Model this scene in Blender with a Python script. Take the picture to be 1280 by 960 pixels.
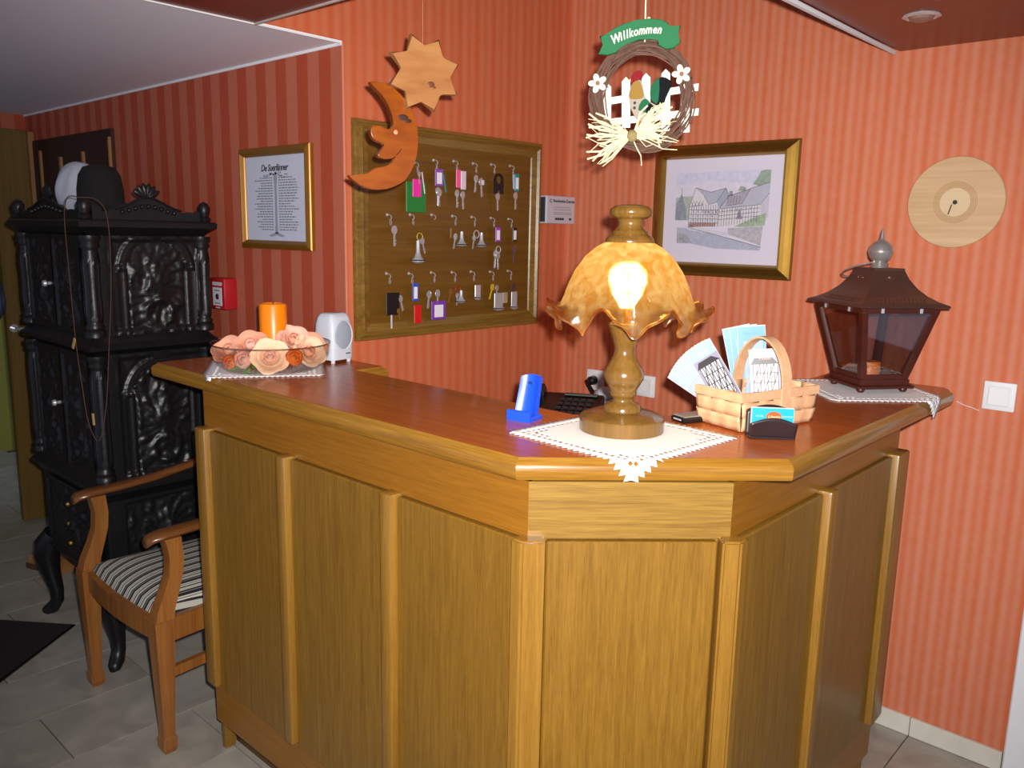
import bpy, bmesh, math, random
from mathutils import Vector, Matrix
PI = math.pi
random.seed(7)
for o in list(bpy.data.objects): bpy.data.objects.remove(o)
SC = bpy.context.scene
C = SC.collection

# ------------------------------------------------------------------ camera
CAM = Vector((0, 0, 1.535))
def cam_axes(yaw, pitch, roll):
    yaw, pitch, roll = map(math.radians, (yaw, pitch, roll))
    f = Vector((math.sin(yaw), math.cos(yaw), 0)); r = Vector((math.cos(yaw), -math.sin(yaw), 0)); u = Vector((0, 0, 1))
    f2 = f * math.cos(pitch) - u * math.sin(pitch); u2 = u * math.cos(pitch) + f * math.sin(pitch)
    return r * math.cos(roll) + u2 * math.sin(roll), u2 * math.cos(roll) - r * math.sin(roll), f2
cr, cu, cf = cam_axes(-42.25, 10.37, 1.157)
cd = bpy.data.cameras.new('camera'); cam = bpy.data.objects.new('camera', cd); C.objects.link(cam)
cd.sensor_width = 36; cd.lens = 36 * 1032 / 1280; cd.clip_start = 0.02
cam.matrix_world = Matrix(((cr.x, cu.x, -cf.x, CAM.x), (cr.y, cu.y, -cf.y, CAM.y), (cr.z, cu.z, -cf.z, CAM.z), (0, 0, 0, 1)))
SC.camera = cam
# ------------------------------------------------------------------ world, flash of the camera, exposure
w = bpy.data.worlds.new('world'); SC.world = w; w.use_nodes = True
w.node_tree.nodes['Background'].inputs[0].default_value = (0.62, 0.74, 1.0, 1)
w.node_tree.nodes['Background'].inputs[1].default_value = 0.40
fl = bpy.data.lights.new('camera_flash', 'SPOT'); fl.energy = 285; fl.color = (1.0, 0.97, 0.93)
fl.spot_size = math.radians(96); fl.spot_blend = 0.8; fl.shadow_soft_size = 0.014
flo = bpy.data.objects.new('camera_flash', fl); C.objects.link(flo)
flo.location = CAM + cr * 0.036 + cu * 0.045 + cf * 0.01
flo.rotation_euler = (cf + cr * 0.03 - cu * 0.02).to_track_quat('-Z', 'Y').to_euler()
vs = SC.view_settings
vs.view_transform = 'Standard'; vs.look = 'None'; vs.gamma = 1; vs.exposure = 0.0; vs.use_curve_mapping = False

# ------------------------------------------------------------------ materials
def lin(c):
    if isinstance(c, str): c = tuple(int(c[i:i + 2], 16) for i in (0, 2, 4))
    return tuple(((v / 255) / 12.92 if v / 255 <= .04045 else ((v / 255 + .055) / 1.055) ** 2.4) for v in c)
MATS = {}
def newmat(name):
    m = bpy.data.materials.new(name); m.use_nodes = True
    nt = m.node_tree; p = nt.nodes['Principled BSDF']
    MATS[name] = m
    return m, nt, p
def N(nt, t, **kw):
    n = nt.nodes.new(t)
    for k, v in kw.items(): setattr(n, k, v)
    return n
def plain(name, col, rough=.5, metal=0., var=.08, vs_=30, bump=0., coat=0., spec=.5):
    """one colour with a faint noise in value and optional fine relief"""
    if name in MATS: return MATS[name]
    m, nt, p = newmat(name); c = lin(col)
    tc = N(nt, 'ShaderNodeTexCoord'); no = N(nt, 'ShaderNodeTexNoise'); no.inputs['Scale'].default_value = vs_; no.inputs['Detail'].default_value = 4
    nt.links.new(tc.outputs['Object'], no.inputs['Vector'])
    mx = N(nt, 'ShaderNodeMix', data_type='RGBA')
    mx.inputs[6].default_value = (*[v * (1 - var) for v in c], 1); mx.inputs[7].default_value = (*[min(1, v * (1 + var)) for v in c], 1)
    nt.links.new(no.outputs['Fac'], mx.inputs[0]); nt.links.new(mx.outputs[2], p.inputs['Base Color'])
    p.inputs['Roughness'].default_value = rough; p.inputs['Metallic'].default_value = metal
    p.inputs['Coat Weight'].default_value = coat; p.inputs['Coat Roughness'].default_value = .1
    p.inputs['Specular IOR Level'].default_value = spec
    if bump:
        b = N(nt, 'ShaderNodeBump'); b.inputs['Strength'].default_value = bump; b.inputs['Distance'].default_value = .004
        nt.links.new(no.outputs['Fac'], b.inputs['Height']); nt.links.new(b.outputs[0], p.inputs['Normal'])
    return m
def wood(name, c1, c2, axis='Z', scale=40, rough=.4, coat=0., stretch=.04, spec=.5):
    """grain stretched along one axis, each object with its own offset"""
    if name in MATS: return MATS[name]
    m, nt, p = newmat(name)
    tc = N(nt, 'ShaderNodeTexCoord'); oi = N(nt, 'ShaderNodeObjectInfo')
    mul = N(nt, 'ShaderNodeVectorMath', operation='SCALE'); mul.inputs[0].default_value = (3.1, 5.7, 4.3)
    nt.links.new(oi.outputs['Random'], mul.inputs['Scale'])
    add = N(nt, 'ShaderNodeVectorMath', operation='ADD'); nt.links.new(tc.outputs['Object'], add.inputs[0]); nt.links.new(mul.outputs[0], add.inputs[1])
    mp = N(nt, 'ShaderNodeMapping')
    mp.inputs['Scale'].default_value = [stretch if a == axis else 1 for a in 'XYZ']
    nt.links.new(add.outputs[0], mp.inputs['Vector'])
    n1 = N(nt, 'ShaderNodeTexNoise'); n1.inputs['Scale'].default_value = scale; n1.inputs['Detail'].default_value = 6; n1.inputs['Distortion'].default_value = 1.2
    n2 = N(nt, 'ShaderNodeTexNoise'); n2.inputs['Scale'].default_value = scale * 7; n2.inputs['Detail'].default_value = 3
    nt.links.new(mp.outputs[0], n1.inputs['Vector']); nt.links.new(mp.outputs[0], n2.inputs['Vector'])
    av = N(nt, 'ShaderNodeMix', data_type='FLOAT'); av.inputs[0].default_value = .42
    nt.links.new(n1.outputs['Fac'], av.inputs[2]); nt.links.new(n2.outputs['Fac'], av.inputs[3])
    rp = N(nt, 'ShaderNodeValToRGB'); rp.color_ramp.elements[0].position = .36; rp.color_ramp.elements[1].position = .64
    rp.color_ramp.elements[0].color = (*lin(c1), 1); rp.color_ramp.elements[1].color = (*lin(c2), 1)
    nt.links.new(av.outputs[0], rp.inputs[0]); nt.links.new(rp.outputs[0], p.inputs['Base Color'])
    p.inputs['Roughness'].default_value = rough; p.inputs['Coat Weight'].default_value = coat; p.inputs['Coat Roughness'].default_value = .12
    p.inputs['Specular IOR Level'].default_value = spec
    b = N(nt, 'ShaderNodeBump'); b.inputs['Strength'].default_value = .12; b.inputs['Distance'].default_value = .002
    nt.links.new(n2.outputs['Fac'], b.inputs['Height']); nt.links.new(b.outputs[0], p.inputs['Normal'])
    return m
def wallpaper(name, axis, period, ca, cb, soft, second=0.0):
    m, nt, p = newmat(name)
    tc = N(nt, 'ShaderNodeTexCoord'); sx = N(nt, 'ShaderNodeSeparateXYZ'); nt.links.new(tc.outputs['Object'], sx.inputs[0])
    def stripe(per):
        a = N(nt, 'ShaderNodeMath', operation='MULTIPLY'); a.inputs[1].default_value = 2 * PI / per
        nt.links.new(sx.outputs[axis], a.inputs[0])
        s = N(nt, 'ShaderNodeMath', operation='SINE'); nt.links.new(a.outputs[0], s.inputs[0])
        r = N(nt, 'ShaderNodeMapRange'); r.inputs[1].default_value = -soft; r.inputs[2].default_value = soft
        nt.links.new(s.outputs[0], r.inputs[0]); return r.outputs[0]
    f = stripe(period)
    if second:
        g = stripe(period * second)
        mx = N(nt, 'ShaderNodeMix', data_type='FLOAT'); mx.inputs[0].default_value = .3
        nt.links.new(f, mx.inputs[2]); nt.links.new(g, mx.inputs[3]); f = mx.outputs[0]
    no = N(nt, 'ShaderNodeTexNoise'); no.inputs['Scale'].default_value = 26; no.inputs['Detail'].default_value = 6; no.inputs['Roughness'].default_value = .7
    nt.links.new(tc.outputs['Object'], no.inputs['Vector'])
    ad = N(nt, 'ShaderNodeMath', operation='MULTIPLY_ADD'); ad.inputs[1].default_value = .9; ad.inputs[2].default_value = -.45
    nt.links.new(no.outputs['Fac'], ad.inputs[0])
    su = N(nt, 'ShaderNodeMath', operation='ADD', use_clamp=True); nt.links.new(f, su.inputs[0]); nt.links.new(ad.outputs[0], su.inputs[1])
    c = N(nt, 'ShaderNodeMix', data_type='RGBA'); c.inputs[6].default_value = (*lin(ca), 1); c.inputs[7].default_value = (*lin(cb), 1)
    nt.links.new(su.outputs[0], c.inputs[0]); nt.links.new(c.outputs[2], p.inputs['Base Color'])
    p.inputs['Roughness'].default_value = .75
    b = N(nt, 'ShaderNodeBump'); b.inputs['Strength'].default_value = .1; b.inputs['Distance'].default_value = .002
    nt.links.new(no.outputs['Fac'], b.inputs['Height']); nt.links.new(b.outputs[0], p.inputs['Normal'])
    return m
def marble(name, c1, c2, rough=.35):
    m, nt, p = newmat(name)
    tc = N(nt, 'ShaderNodeTexCoord'); oi = N(nt, 'ShaderNodeObjectInfo')
    mul = N(nt, 'ShaderNodeVectorMath', operation='SCALE'); mul.inputs[0].default_value = (7, 9, 5); nt.links.new(oi.outputs['Random'], mul.inputs['Scale'])
    add = N(nt, 'ShaderNodeVectorMath', operation='ADD'); nt.links.new(tc.outputs['Object'], add.inputs[0]); nt.links.new(mul.outputs[0], add.inputs[1])
    n1 = N(nt, 'ShaderNodeTexNoise'); n1.inputs['Scale'].default_value = 5; n1.inputs['Detail'].default_value = 8; n1.inputs['Distortion'].default_value = 1.6
    nt.links.new(add.outputs[0], n1.inputs['Vector'])
    rp = N(nt, 'ShaderNodeValToRGB'); e = rp.color_ramp.elements; e[0].position = .3; e[1].position = .7
    e[0].color = (*lin(c1), 1); e[1].color = (*lin(c2), 1)
    nt.links.new(n1.outputs['Fac'], rp.inputs[0]); nt.links.new(rp.outputs[0], p.inputs['Base Color'])
    p.inputs['Roughness'].default_value = rough
    return m
def glassy(name, tint=(1, 1, 1), refl=.10, rough=.03):
    m, nt, p = newmat(name); nt.nodes.remove(p)
    out = nt.nodes['Material Output']; t = N(nt, 'ShaderNodeBsdfTransparent'); t.inputs[0].default_value = (*tint, 1)
    g = N(nt, 'ShaderNodeBsdfGlossy'); g.inputs['Roughness'].default_value = rough
    lw = N(nt, 'ShaderNodeLayerWeight'); lw.inputs[0].default_value = .35
    mr = N(nt, 'ShaderNodeMapRange'); mr.inputs[3].default_value = refl * .4; mr.inputs[4].default_value = min(1, refl * 6)
    nt.links.new(lw.outputs['Facing'], mr.inputs[0])
    mx = N(nt, 'ShaderNodeMixShader'); nt.links.new(mr.outputs[0], mx.inputs[0]); nt.links.new(t.outputs[0], mx.inputs[1]); nt.links.new(g.outputs[0], mx.inputs[2])
    nt.links.new(mx.outputs[0], out.inputs[0]); return m
def striped(name, axis, cols, period, rough=.8):
    m, nt, p = newmat(name)
    tc = N(nt, 'ShaderNodeTexCoord'); sx = N(nt, 'ShaderNodeSeparateXYZ'); nt.links.new(tc.outputs['Object'], sx.inputs[0])
    a = N(nt, 'ShaderNodeMath', operation='DIVIDE'); a.inputs[1].default_value = period; nt.links.new(sx.outputs[axis], a.inputs[0])
    fr = N(nt, 'ShaderNodeMath', operation='FRACT'); nt.links.new(a.outputs[0], fr.inputs[0])
    rp = N(nt, 'ShaderNodeValToRGB'); rp.color_ramp.interpolation = 'CONSTANT'
    e = rp.color_ramp.elements
    for i, (pos, c) in enumerate(cols):
        el = e[i] if i < 2 else e.new(pos)
        el.position = pos; el.color = (*lin(c), 1)
    nt.links.new(fr.outputs[0], rp.inputs[0]); nt.links.new(rp.outputs[0], p.inputs['Base Color']); p.inputs['Roughness'].default_value = rough
    return m

# ------------------------------------------------------------------ geometry helpers
class B:
    def __init__(s): s.bm = bmesh.new()
    def box(s, c, d, bevel=0., M=None, seg=1):
        r = bmesh.ops.create_cube(s.bm, size=1); v = r['verts']
        for q in v: q.co = Vector((q.co.x * d[0] + c[0], q.co.y * d[1] + c[1], q.co.z * d[2] + c[2]))
        if bevel:
            es = list({e for q in v for e in q.link_edges})
            rr = bmesh.ops.bevel(s.bm, geom=es, offset=bevel, segments=seg, affect='EDGES', profile=.5, clamp_overlap=True)
            v = list({q for f in rr['faces'] for q in f.verts} | {q for q in v if q.is_valid})
        if M is not None:
            for q in v: q.co = M @ q.co
        return s
    def prism(s, pts, z0, z1, M=None, bevel=0., seg=1):
        vb = [s.bm.verts.new((p[0], p[1], z0)) for p in pts]; vt = [s.bm.verts.new((p[0], p[1], z1)) for p in pts]
        n = len(pts)
        fs = [s.bm.faces.new(vt), s.bm.faces.new(vb[::-1])]
        for i in range(n): fs.append(s.bm.faces.new((vb[i], vb[(i + 1) % n], vt[(i + 1) % n], vt[i])))
        v = vb + vt
        if bevel:
            es = list(fs[0].edges)
            rr = bmesh.ops.bevel(s.bm, geom=es, offset=bevel, segments=seg, affect='EDGES', profile=.5, clamp_overlap=True)
            v = list({q for f in rr['faces'] for q in f.verts} | {q for q in v if q.is_valid})
        if M is not None:
            for q in v: q.co = M @ q.co
        return s
    def lathe(s, prof, seg=32, c=(0, 0, 0), M=None):
        rings = []
        for (r, z) in prof:
            if r < 1e-6: rings.append([s.bm.verts.new((c[0], c[1], c[2] + z))])
            else: rings.append([s.bm.verts.new((c[0] + r * math.cos(2 * PI * i / seg), c[1] + r * math.sin(2 * PI * i / seg), c[2] + z)) for i in range(seg)])
        for a, b in zip(rings, rings[1:]):
            for i in range(seg):
                j = (i + 1) % seg
                if len(a) == 1 and len(b) == 1: continue
                if len(a) == 1: s.bm.faces.new((a[0], b[j], b[i]))
                elif len(b) == 1: s.bm.faces.new((a[i], a[j], b[0]))
                else: s.bm.faces.new((a[i], a[j], b[j], b[i]))
        if M is not None:
            for rr in rings:
                for q in rr: q.co = M @ q.co
        return s
    def sphere(s, c, r, u=16, v=10, M=None):
        if not isinstance(r, (tuple, list)): r = (r, r, r)
        T = Matrix.Translation(c) @ Matrix.Diagonal((*r, 1))
        if M is not None: T = M @ T
        bmesh.ops.create_uvsphere(s.bm, u_segments=u, v_segments=v, radius=1, matrix=T); return s
    def tube(s, pts, r, seg=6, closed=False, cap=True):
        pts = [Vector(p) for p in pts]; n = len(pts)
        rs = r if isinstance(r, (list, tuple)) else [r] * n
        rings = []; ref = None
        for i, p in enumerate(pts):
            a = pts[(i - 1) % n] if (closed or i > 0) else p; b = pts[(i + 1) % n] if (closed or i < n - 1) else p
            t = (b - a).normalized()
            if ref is None: ref = Vector((0, 0, 1)) if abs(t.z) < .9 else Vector((1, 0, 0))
            x = (ref - t * ref.dot(t))
            if x.length < 1e-5: x = t.orthogonal()
            x.normalize(); y = t.cross(x); ref = x
            rings.append([s.bm.verts.new(p + (x * math.cos(2 * PI * k / seg) + y * math.sin(2 * PI * k / seg)) * rs[i]) for k in range(seg)])
        m = n if closed else n - 1
        for i in range(m):
            a, b = rings[i], rings[(i + 1) % n]
            for k in range(seg): s.bm.faces.new((a[k], a[(k + 1) % seg], b[(k + 1) % seg], b[k]))
        if cap and not closed: s.bm.faces.new(rings[0][::-1]); s.bm.faces.new(rings[-1])
        return s
    def sweep(s, sec, pts, cap=True):
        """rings of explicit 3D sections joined in order"""
        rings = [[s.bm.verts.new(q) for q in ring] for ring in pts]
        n = len(rings[0])
        for a, b in zip(rings, rings[1:]):
            for k in range(n): s.bm.faces.new((a[k], a[(k + 1) % n], b[(k + 1) % n], b[k]))
        if cap: s.bm.faces.new(rings[0][::-1]); s.bm.faces.new(rings[-1])
        return s
    def grid(s, fn, nu, nv, keep=None):
        v = [[s.bm.verts.new(fn(i / nu, j / nv)) for j in range(nv + 1)] for i in range(nu + 1)]
        for i in range(nu):
            for j in range(nv):
                if keep is None or keep(i, j): s.bm.faces.new((v[i][j], v[i + 1][j], v[i + 1][j + 1], v[i][j + 1]))
        return s
    def poly(s, pts, z=0.):
        s.bm.faces.new([s.bm.verts.new((p[0], p[1], z if len(p) < 3 else p[2])) for p in pts]); return s
    def text(s, txt, size, M, extrude=.0004, shear=0., align='CENTER', spacing=1., bold=0.):
        cu_ = bpy.data.curves.new('t', 'FONT'); cu_.body = txt; cu_.size = size; cu_.extrude = extrude; cu_.shear = shear; cu_.align_x = align; cu_.space_character = spacing; cu_.offset = bold
        cu_.resolution_u = 3
        ob = bpy.data.objects.new('t', cu_); C.objects.link(ob)
        dg = bpy.context.evaluated_depsgraph_get(); dg.update()
        me = bpy.data.meshes.new_from_object(ob.evaluated_get(dg)); me.transform(M)
        s.bm.from_mesh(me); bpy.data.objects.remove(ob); bpy.data.meshes.remove(me); bpy.data.curves.remove(cu_); return s
    def mesh(s, name, smooth=True, angle=35, norm=True):
        if norm: bmesh.ops.recalc_face_normals(s.bm, faces=s.bm.faces)
        me = bpy.data.meshes.new(name); s.bm.to_mesh(me); s.bm.free()
        if smooth:
            for p in me.polygons: p.use_smooth = True
            me.set_sharp_from_angle(angle=math.radians(angle))
        return me
def part(b, name, mat, parent, label=None, M=None, **kw):
    me = b.mesh(name, **kw) if isinstance(b, B) else b
    o = bpy.data.objects.new(name, me); C.objects.link(o)
    if mat is not None and not me.materials: me.materials.append(mat)
    o.parent = parent
    if M is not None: o.matrix_local = M
    if label: o['label'] = label
    return o
def tag(o, label=None, cat=None, group=None, kind=None):
    for k, v in (('label', label), ('category', cat), ('group', group), ('kind', kind)):
        if v: o[k] = v
    return o
def thing(name, label, cat, M=None, group=None):
    o = bpy.data.objects.new(name, None); C.objects.link(o); o.empty_display_size = .05
    if M is not None: o.matrix_world = M
    return tag(o, label, cat, group)
def solo(b, name, mat, label, cat, M=None, group=None, **kw):
    o = part(b, name, mat, None, **kw)
    if M is not None: o.matrix_world = M
    return tag(o, label, cat, group)
def struct(b, name, mat, parent=None, **kw):
    o = part(b, name, mat, parent, **kw)
    if parent is None: o['kind'] = 'structure'
    return o
def T(x, y, z, rz=0): return Matrix.Translation((x, y, z)) @ Matrix.Rotation(math.radians(rz), 4, 'Z')
def FR(p, az):
    """frame of an upright face: x to its right, y up, z out of it (az = heading of the outward normal)"""
    a = math.radians(az); c, s = math.cos(a), math.sin(a)
    return Matrix(((-s, 0, c, p[0]), (c, 0, s, p[1]), (0, 1, 0, p[2]), (0, 0, 0, 1)))
def RX(a): return Matrix.Rotation(math.radians(a), 4, 'X')
def RY(a): return Matrix.Rotation(math.radians(a), 4, 'Y')
def RZ(a): return Matrix.Rotation(math.radians(a), 4, 'Z')
def TR(x, y, z): return Matrix.Translation((x, y, z))
def arc(cx, cy, r, a0, a1, n): return [(cx + r * math.cos(math.radians(a0 + (a1 - a0) * i / n)), cy + r * math.sin(math.radians(a0 + (a1 - a0) * i / n))) for i in range(n + 1)]
def smooth_loop(pts, n=3, closed=True):
    """Catmull-Rom through 2D or 3D points"""
    out = []; L = len(pts)
    for i in range(L if closed else L - 1):
        g = lambda k: Vector(pts[k % L]) if closed else Vector(pts[max(0, min(L - 1, k))])
        p0, p1, p2, p3 = g(i - 1), g(i), g(i + 1), g(i + 2)
        for k in range(n):
            t = k / n
            out.append(tuple(.5 * ((2 * p1) + (p2 - p0) * t + (2 * p0 - 5 * p1 + 4 * p2 - p3) * t * t + (3 * p1 - p0 - 3 * p2 + p3) * t ** 3)))
    if not closed: out.append(tuple(pts[-1]))
    return out
def rails(root, w, h, prof, mat, name='frame_rail'):
    """four mitred frame rails round a w x h outline; prof = (inset, height) points"""
    q = [(-w / 2, -h / 2), (w / 2, -h / 2), (w / 2, h / 2), (-w / 2, h / 2)]
    ins = [(1, 1), (-1, 1), (-1, -1), (1, -1)]
    for i in range(4):
        a, b_, ia, ib = q[i], q[(i + 1) % 4], ins[i], ins[(i + 1) % 4]
        ra = [(a[0] + ia[0] * d, a[1] + ia[1] * d, z) for d, z in prof]; rb = [(b_[0] + ib[0] * d, b_[1] + ib[1] * d, z) for d, z in prof]
        part(B().sweep(None, [ra, rb]), name, mat, root, smooth=False)

# ------------------------------------------------------------------ shared materials
white_paint = plain('white_paint', 'e9e9ec', .6, var=.02)
M_white_ceiling = plain('ceiling_white', 'f3f3ff', .8, var=.02)
M_brown_ceiling = wood('ceiling_brown', '6e2a1a', '7c3322', 'X', 12, .35)
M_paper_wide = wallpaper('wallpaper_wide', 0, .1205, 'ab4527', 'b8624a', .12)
M_paper_back = wallpaper('wallpaper_back', 0, .0300, 'c9673e', 'cf8163', .95, 2.13)
M_paper_niche = wallpaper('wallpaper_niche', 1, .0400, 'c65e33', 'cb714e', .95, 2.13)
M_paper_lintel = wallpaper('wallpaper_lintel', 1, .12, 'ab4527', 'b8624a', .2)
M_tile = marble('tile_marble', '948d82', 'b0a99c')
M_skirt = marble('skirting_marble', 'cfcabb', 'dedacd')
M_grout = plain('grout', '57534d', .9)
M_counter = wood('counter_panel', '6c4a12', '86601f', 'Z', 110, .38, .15)
M_counter_x = wood('counter_frieze', '7f4f0f', '915e14', 'X', 80, .35, .15)
M_counter_y = wood('counter_frieze_side', '7a4a0c', '956115', 'Y', 30, .35, .15)
M_rib = wood('counter_rib', '7c561a', '916826', 'Z', 90, .35, .2)
M_top = wood('counter_top', 'a24c18', 'b66022', 'X', 40, .27, .12)
M_top_edge = wood('counter_top_edge', '7c5216', '9c6f28', 'X', 50, .25, .25)
M_oak = wood('oak_board', '6b4a12', '805a1a', 'X', 26, .4)
M_oak_v = wood('oak_board_v', '6b4a12', '8a6320', 'Y', 30, .35)
M_chair = wood('chair_wood', '7d4a1d', '97602b', 'Z', 30, .35, .2)
M_chair_arm = wood('chair_arm_wood', '5a3215', '774a24', 'Y', 30, .3, .2)
M_iron = plain('cast_iron', '1b1a1c', .38, metal=.25, var=.35, vs_=60, bump=.25)
M_black = plain('black_plastic', '121214', .35)
M_steel = plain('polished_steel', 'cacad0', .25, metal=.45)
M_brass = plain('brass', 'b08a3c', .3, metal=.6)
M_red = plain('alarm_red', 'a81420', .4)
M_paper = plain('white_paper', 'e8e6ee', .8, var=.02)
M_ink = plain('ink', '2c2c30', .8)

# ------------------------------------------------------------------ the room
XK, YR, YP, ZC, XD = -2.108, 2.618, 1.55, 2.075, -4.80
ZR = 2.46     # ceiling of the recess above the counter
fl_o = struct(B().box((-2.4, 1.0, -.06), (8.4, 5.2, .1)), 'floor', M_grout)
me = B().box((0, 0, 0), (.2862, .5962, .012)).mesh('tile'); me.materials.append(M_tile)
for k in range(-14, 12):
    x = -2.39 + .29 * k + .145
    off = (.762, 1.117, .93)[(k + 30) % 3] if k not in (-1, 0) else (.762 if k == -1 else 1.117)
    for j in range(-3, 4):
        y = off + .6 * j + .3
        if y > 2.95 or y < -.9: continue
        if x < XK - .2 and y > 1.9 : continue
        part(me, 'tile', None, fl_o, M=TR(x, y, -.006))
struct(B().box((-1.20, YR + .05, 1.23), (1.82, .1, 2.46)).box((.945, YR + .05, 1.04), (1.10, .1, 2.08)).box((.05, YR + .05, 2.075), (.70, .1, .02)), 'wall_back', M_paper_back)
struct(B().box((XK - .04, (YP + YR + .1) / 2 + .0005, 1.23), (.08, YR + .1 - YP - .001, 2.46)), 'wall_niche', M_paper_niche)
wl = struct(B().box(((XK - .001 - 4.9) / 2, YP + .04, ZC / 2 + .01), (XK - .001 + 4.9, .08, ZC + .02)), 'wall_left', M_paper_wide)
struct(B().box((XK - .04, .345, 2.27), (.08, 2.41, .38)), 'wall_bulkhead', M_paper_niche)
# end wall with the doorway
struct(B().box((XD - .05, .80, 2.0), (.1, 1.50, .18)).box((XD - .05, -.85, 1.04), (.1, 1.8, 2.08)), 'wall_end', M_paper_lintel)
struct(B().box((-6.3, .6, 1.1), (.08, 3.2, 2.3)), 'wall_corridor', plain('corridor_wall', '8d8a3a', .8))
struct(B().box((-4.20, .35, ZC + .03), (4.18, 2.42, .06)), 'ceiling', M_white_ceiling)
struct(B().box((XK - .002, .35, ZC - .001), (.006, 2.39, .005)), 'trim_1', white_paint)
# brown ceiling with the opening above the counter: y 1.27 to the back wall, x niche wall to -0.89
RX0, RY0 = -.885, 1.268
struct(B().box(((XK + 1.3) / 2, (-1 + RY0) / 2, ZC + .02), (1.3 - XK, RY0 + 1, .04)).box(((RX0 + 1.3) / 2, (RY0 + YR) / 2, ZC + .02), (1.3 - RX0, YR - RY0, .04)), 'ceiling_timber', M_brown_ceiling)
struct(B().box(((XK + RX0) / 2, (RY0 + YR) / 2, ZR + .03), (RX0 - XK + .1, YR - RY0 + .1, .06)), 'ceiling_recess', M_brown_ceiling)
struct(B().box(((XK + RX0) / 2, RY0 - .02, ZC + .225), (RX0 - XK, .04, .37)).box((RX0 + .02, (RY0 + YR) / 2, ZC + .225), (.04, YR - RY0, .37)), 'wall_recess', M_paper_back)
struct(B().box(((XK + RX0) / 2, RY0 - .004, ZC - .002), (RX0 - XK, .006, .006)), 'trim_2', plain('pale_trim', 'b9a6a0', .5))
struct(B().box(((XK - 4.8) / 2, YP - .003, ZC - .004), (XK + 4.8, .006, .008)), 'trim_3', white_paint)
struct(B().box((XK - .0005, YP - .0005, (1.15 + ZC) / 2), (.0045, .0045, ZC - 1.15)), 'trim_4', plain('corner_bead', 'd98a72', .5))
struct(B().box((XK + .0012, YR - .0012, 1.6), (.0030, .0030, 1.6)), 'trim_5', plain('corner_seam', 'd4744c', .5))
# pale light rail on the long edge of the opening
lr = thing('light_rail', 'white rail of two lengths along the edge of the brown ceiling', 'rail', TR(RX0 - .004, 2.0, ZC - .012))
part(B().prism([(-.010, -.44), (.003, -.44), (.003, .585), (-.002, .585)], -.002, .010, bevel=.002), 'rail_length', white_paint, lr)
part(B().prism([(-.015, -1.0), (.003, -1.0), (.003, -.452), (-.010, -.452)], -.002, .010, bevel=.002), 'rail_length', white_paint, lr)
part(B().box((-.004, -.446, .003), (.016, .012, .014), .001), 'connector', M_steel, lr)
dl = thing('downlight', 'chrome recessed spotlight in the brown ceiling', 'spotlight', TR(-.715, 2.242, ZC))
part(B().lathe([(.030, .004), (.043, 0), (.044, -.003), (.036, -.006), (.030, -.002)], 32), 'rim', M_steel, dl)
part(B().lathe([(.030, -.002), (.026, -.010), (.016, -.014), (0, -.015)], 24), 'lamp_face', plain('frosted_lamp', '8a6a60', .3), dl)
# skirting of marble pieces
sk = struct(B().box((-1.25, YR - .004, .03), (1.72, .006, .058)), 'baseboard_back', M_grout)
for i in range(6):
    x1 = -.394 - .29 * i if i else -.394
    xa, xb = (-.648, -.394) if i == 0 else (-.648 - .29 * i + .002, -.648 - .29 * (i - 1) - .002)
    part(B().box(((xa + xb) / 2, YR - .008, .032), (xb - xa, .012, .062), .0015), 'skirting_tile', M_skirt, sk)
# white door casing on the right
d2 = struct(B().box((-.358, YR - .005, 1.03), (.062, .05, 2.06), .004), 'door_2', white_paint)
part(B().box((.03, YR + .03, 1.03), (.73, .04, 2.05)), 'door_leaf', plain('dark_door', '2a1622', .5), d2)
part(B().box((.03, YR - .02, .006), (.73, .10, .012), .002), 'threshold', plain('dark_door', '2a1622', .5), d2)
# casing and brown door leaf at the far left
d1 = struct(B().box((XD + .012, 1.50, .985), (.10, .06, 1.97), .004).box((XD + .088, YP - .018, .985), (.075, .03, 2.0), .004), 'door_1', wood('pale_frame', '93663c', 'a5784b', 'Z', 20, .5))
lf = part(B().box((-4.60, 1.40, 1.0), (.045, .16, 1.96), .003), 'door_leaf', wood('door_brown', '5e4518', '735822', 'Z', 14, .4), d1)
part(B().tube([(-4.58, 1.35, 1.02), (-4.54, 1.35, 1.02), (-4.525, 1.36, 1.02), (-4.525, 1.45, 1.02)], .008, 8).lathe([(0, 0), (.02, 0), (.02, .005), (0, .005)], 16, M=TR(-4.578, 1.35, 1.02) @ RY(90)), 'door_handle', M_steel, lf)
# slatted wooden panel on the wall behind the stove
sl = thing('slat_panel', 'dark wall panel with pale upright slats behind the iron stove', 'panel', FR((-4.20, YP - .001, 0), -90))
part(B().box((-.02, .98, .008), (.98, 1.92, .014), .002), 'backing', wood('dark_panel', '2c130c', '3a1a10', 'Y', 14, .6), sl)
for x, wd in ((-.36, .020), (-.10, .024), (.17, .022), (.462, .014)):
    part(B().box((x, .93 + .08 * abs(x), .020), (wd, 1.80 + .16 * abs(x), .012), .002), 'slat', wood('pale_slat', '8a5f33', '9c7244', 'Y', 20, .5), sl)
# scratches in the wallpaper beside the switch
part(B().tube([(-.628, YR - .0004, 1.078), (-.606, YR - .0004, 1.070), (-.585, YR - .0004, 1.066), (-.566, YR - .0004, 1.060)], .0009, 4), 'scratch', M_paper, bpy.data.objects['wall_back'])

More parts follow.
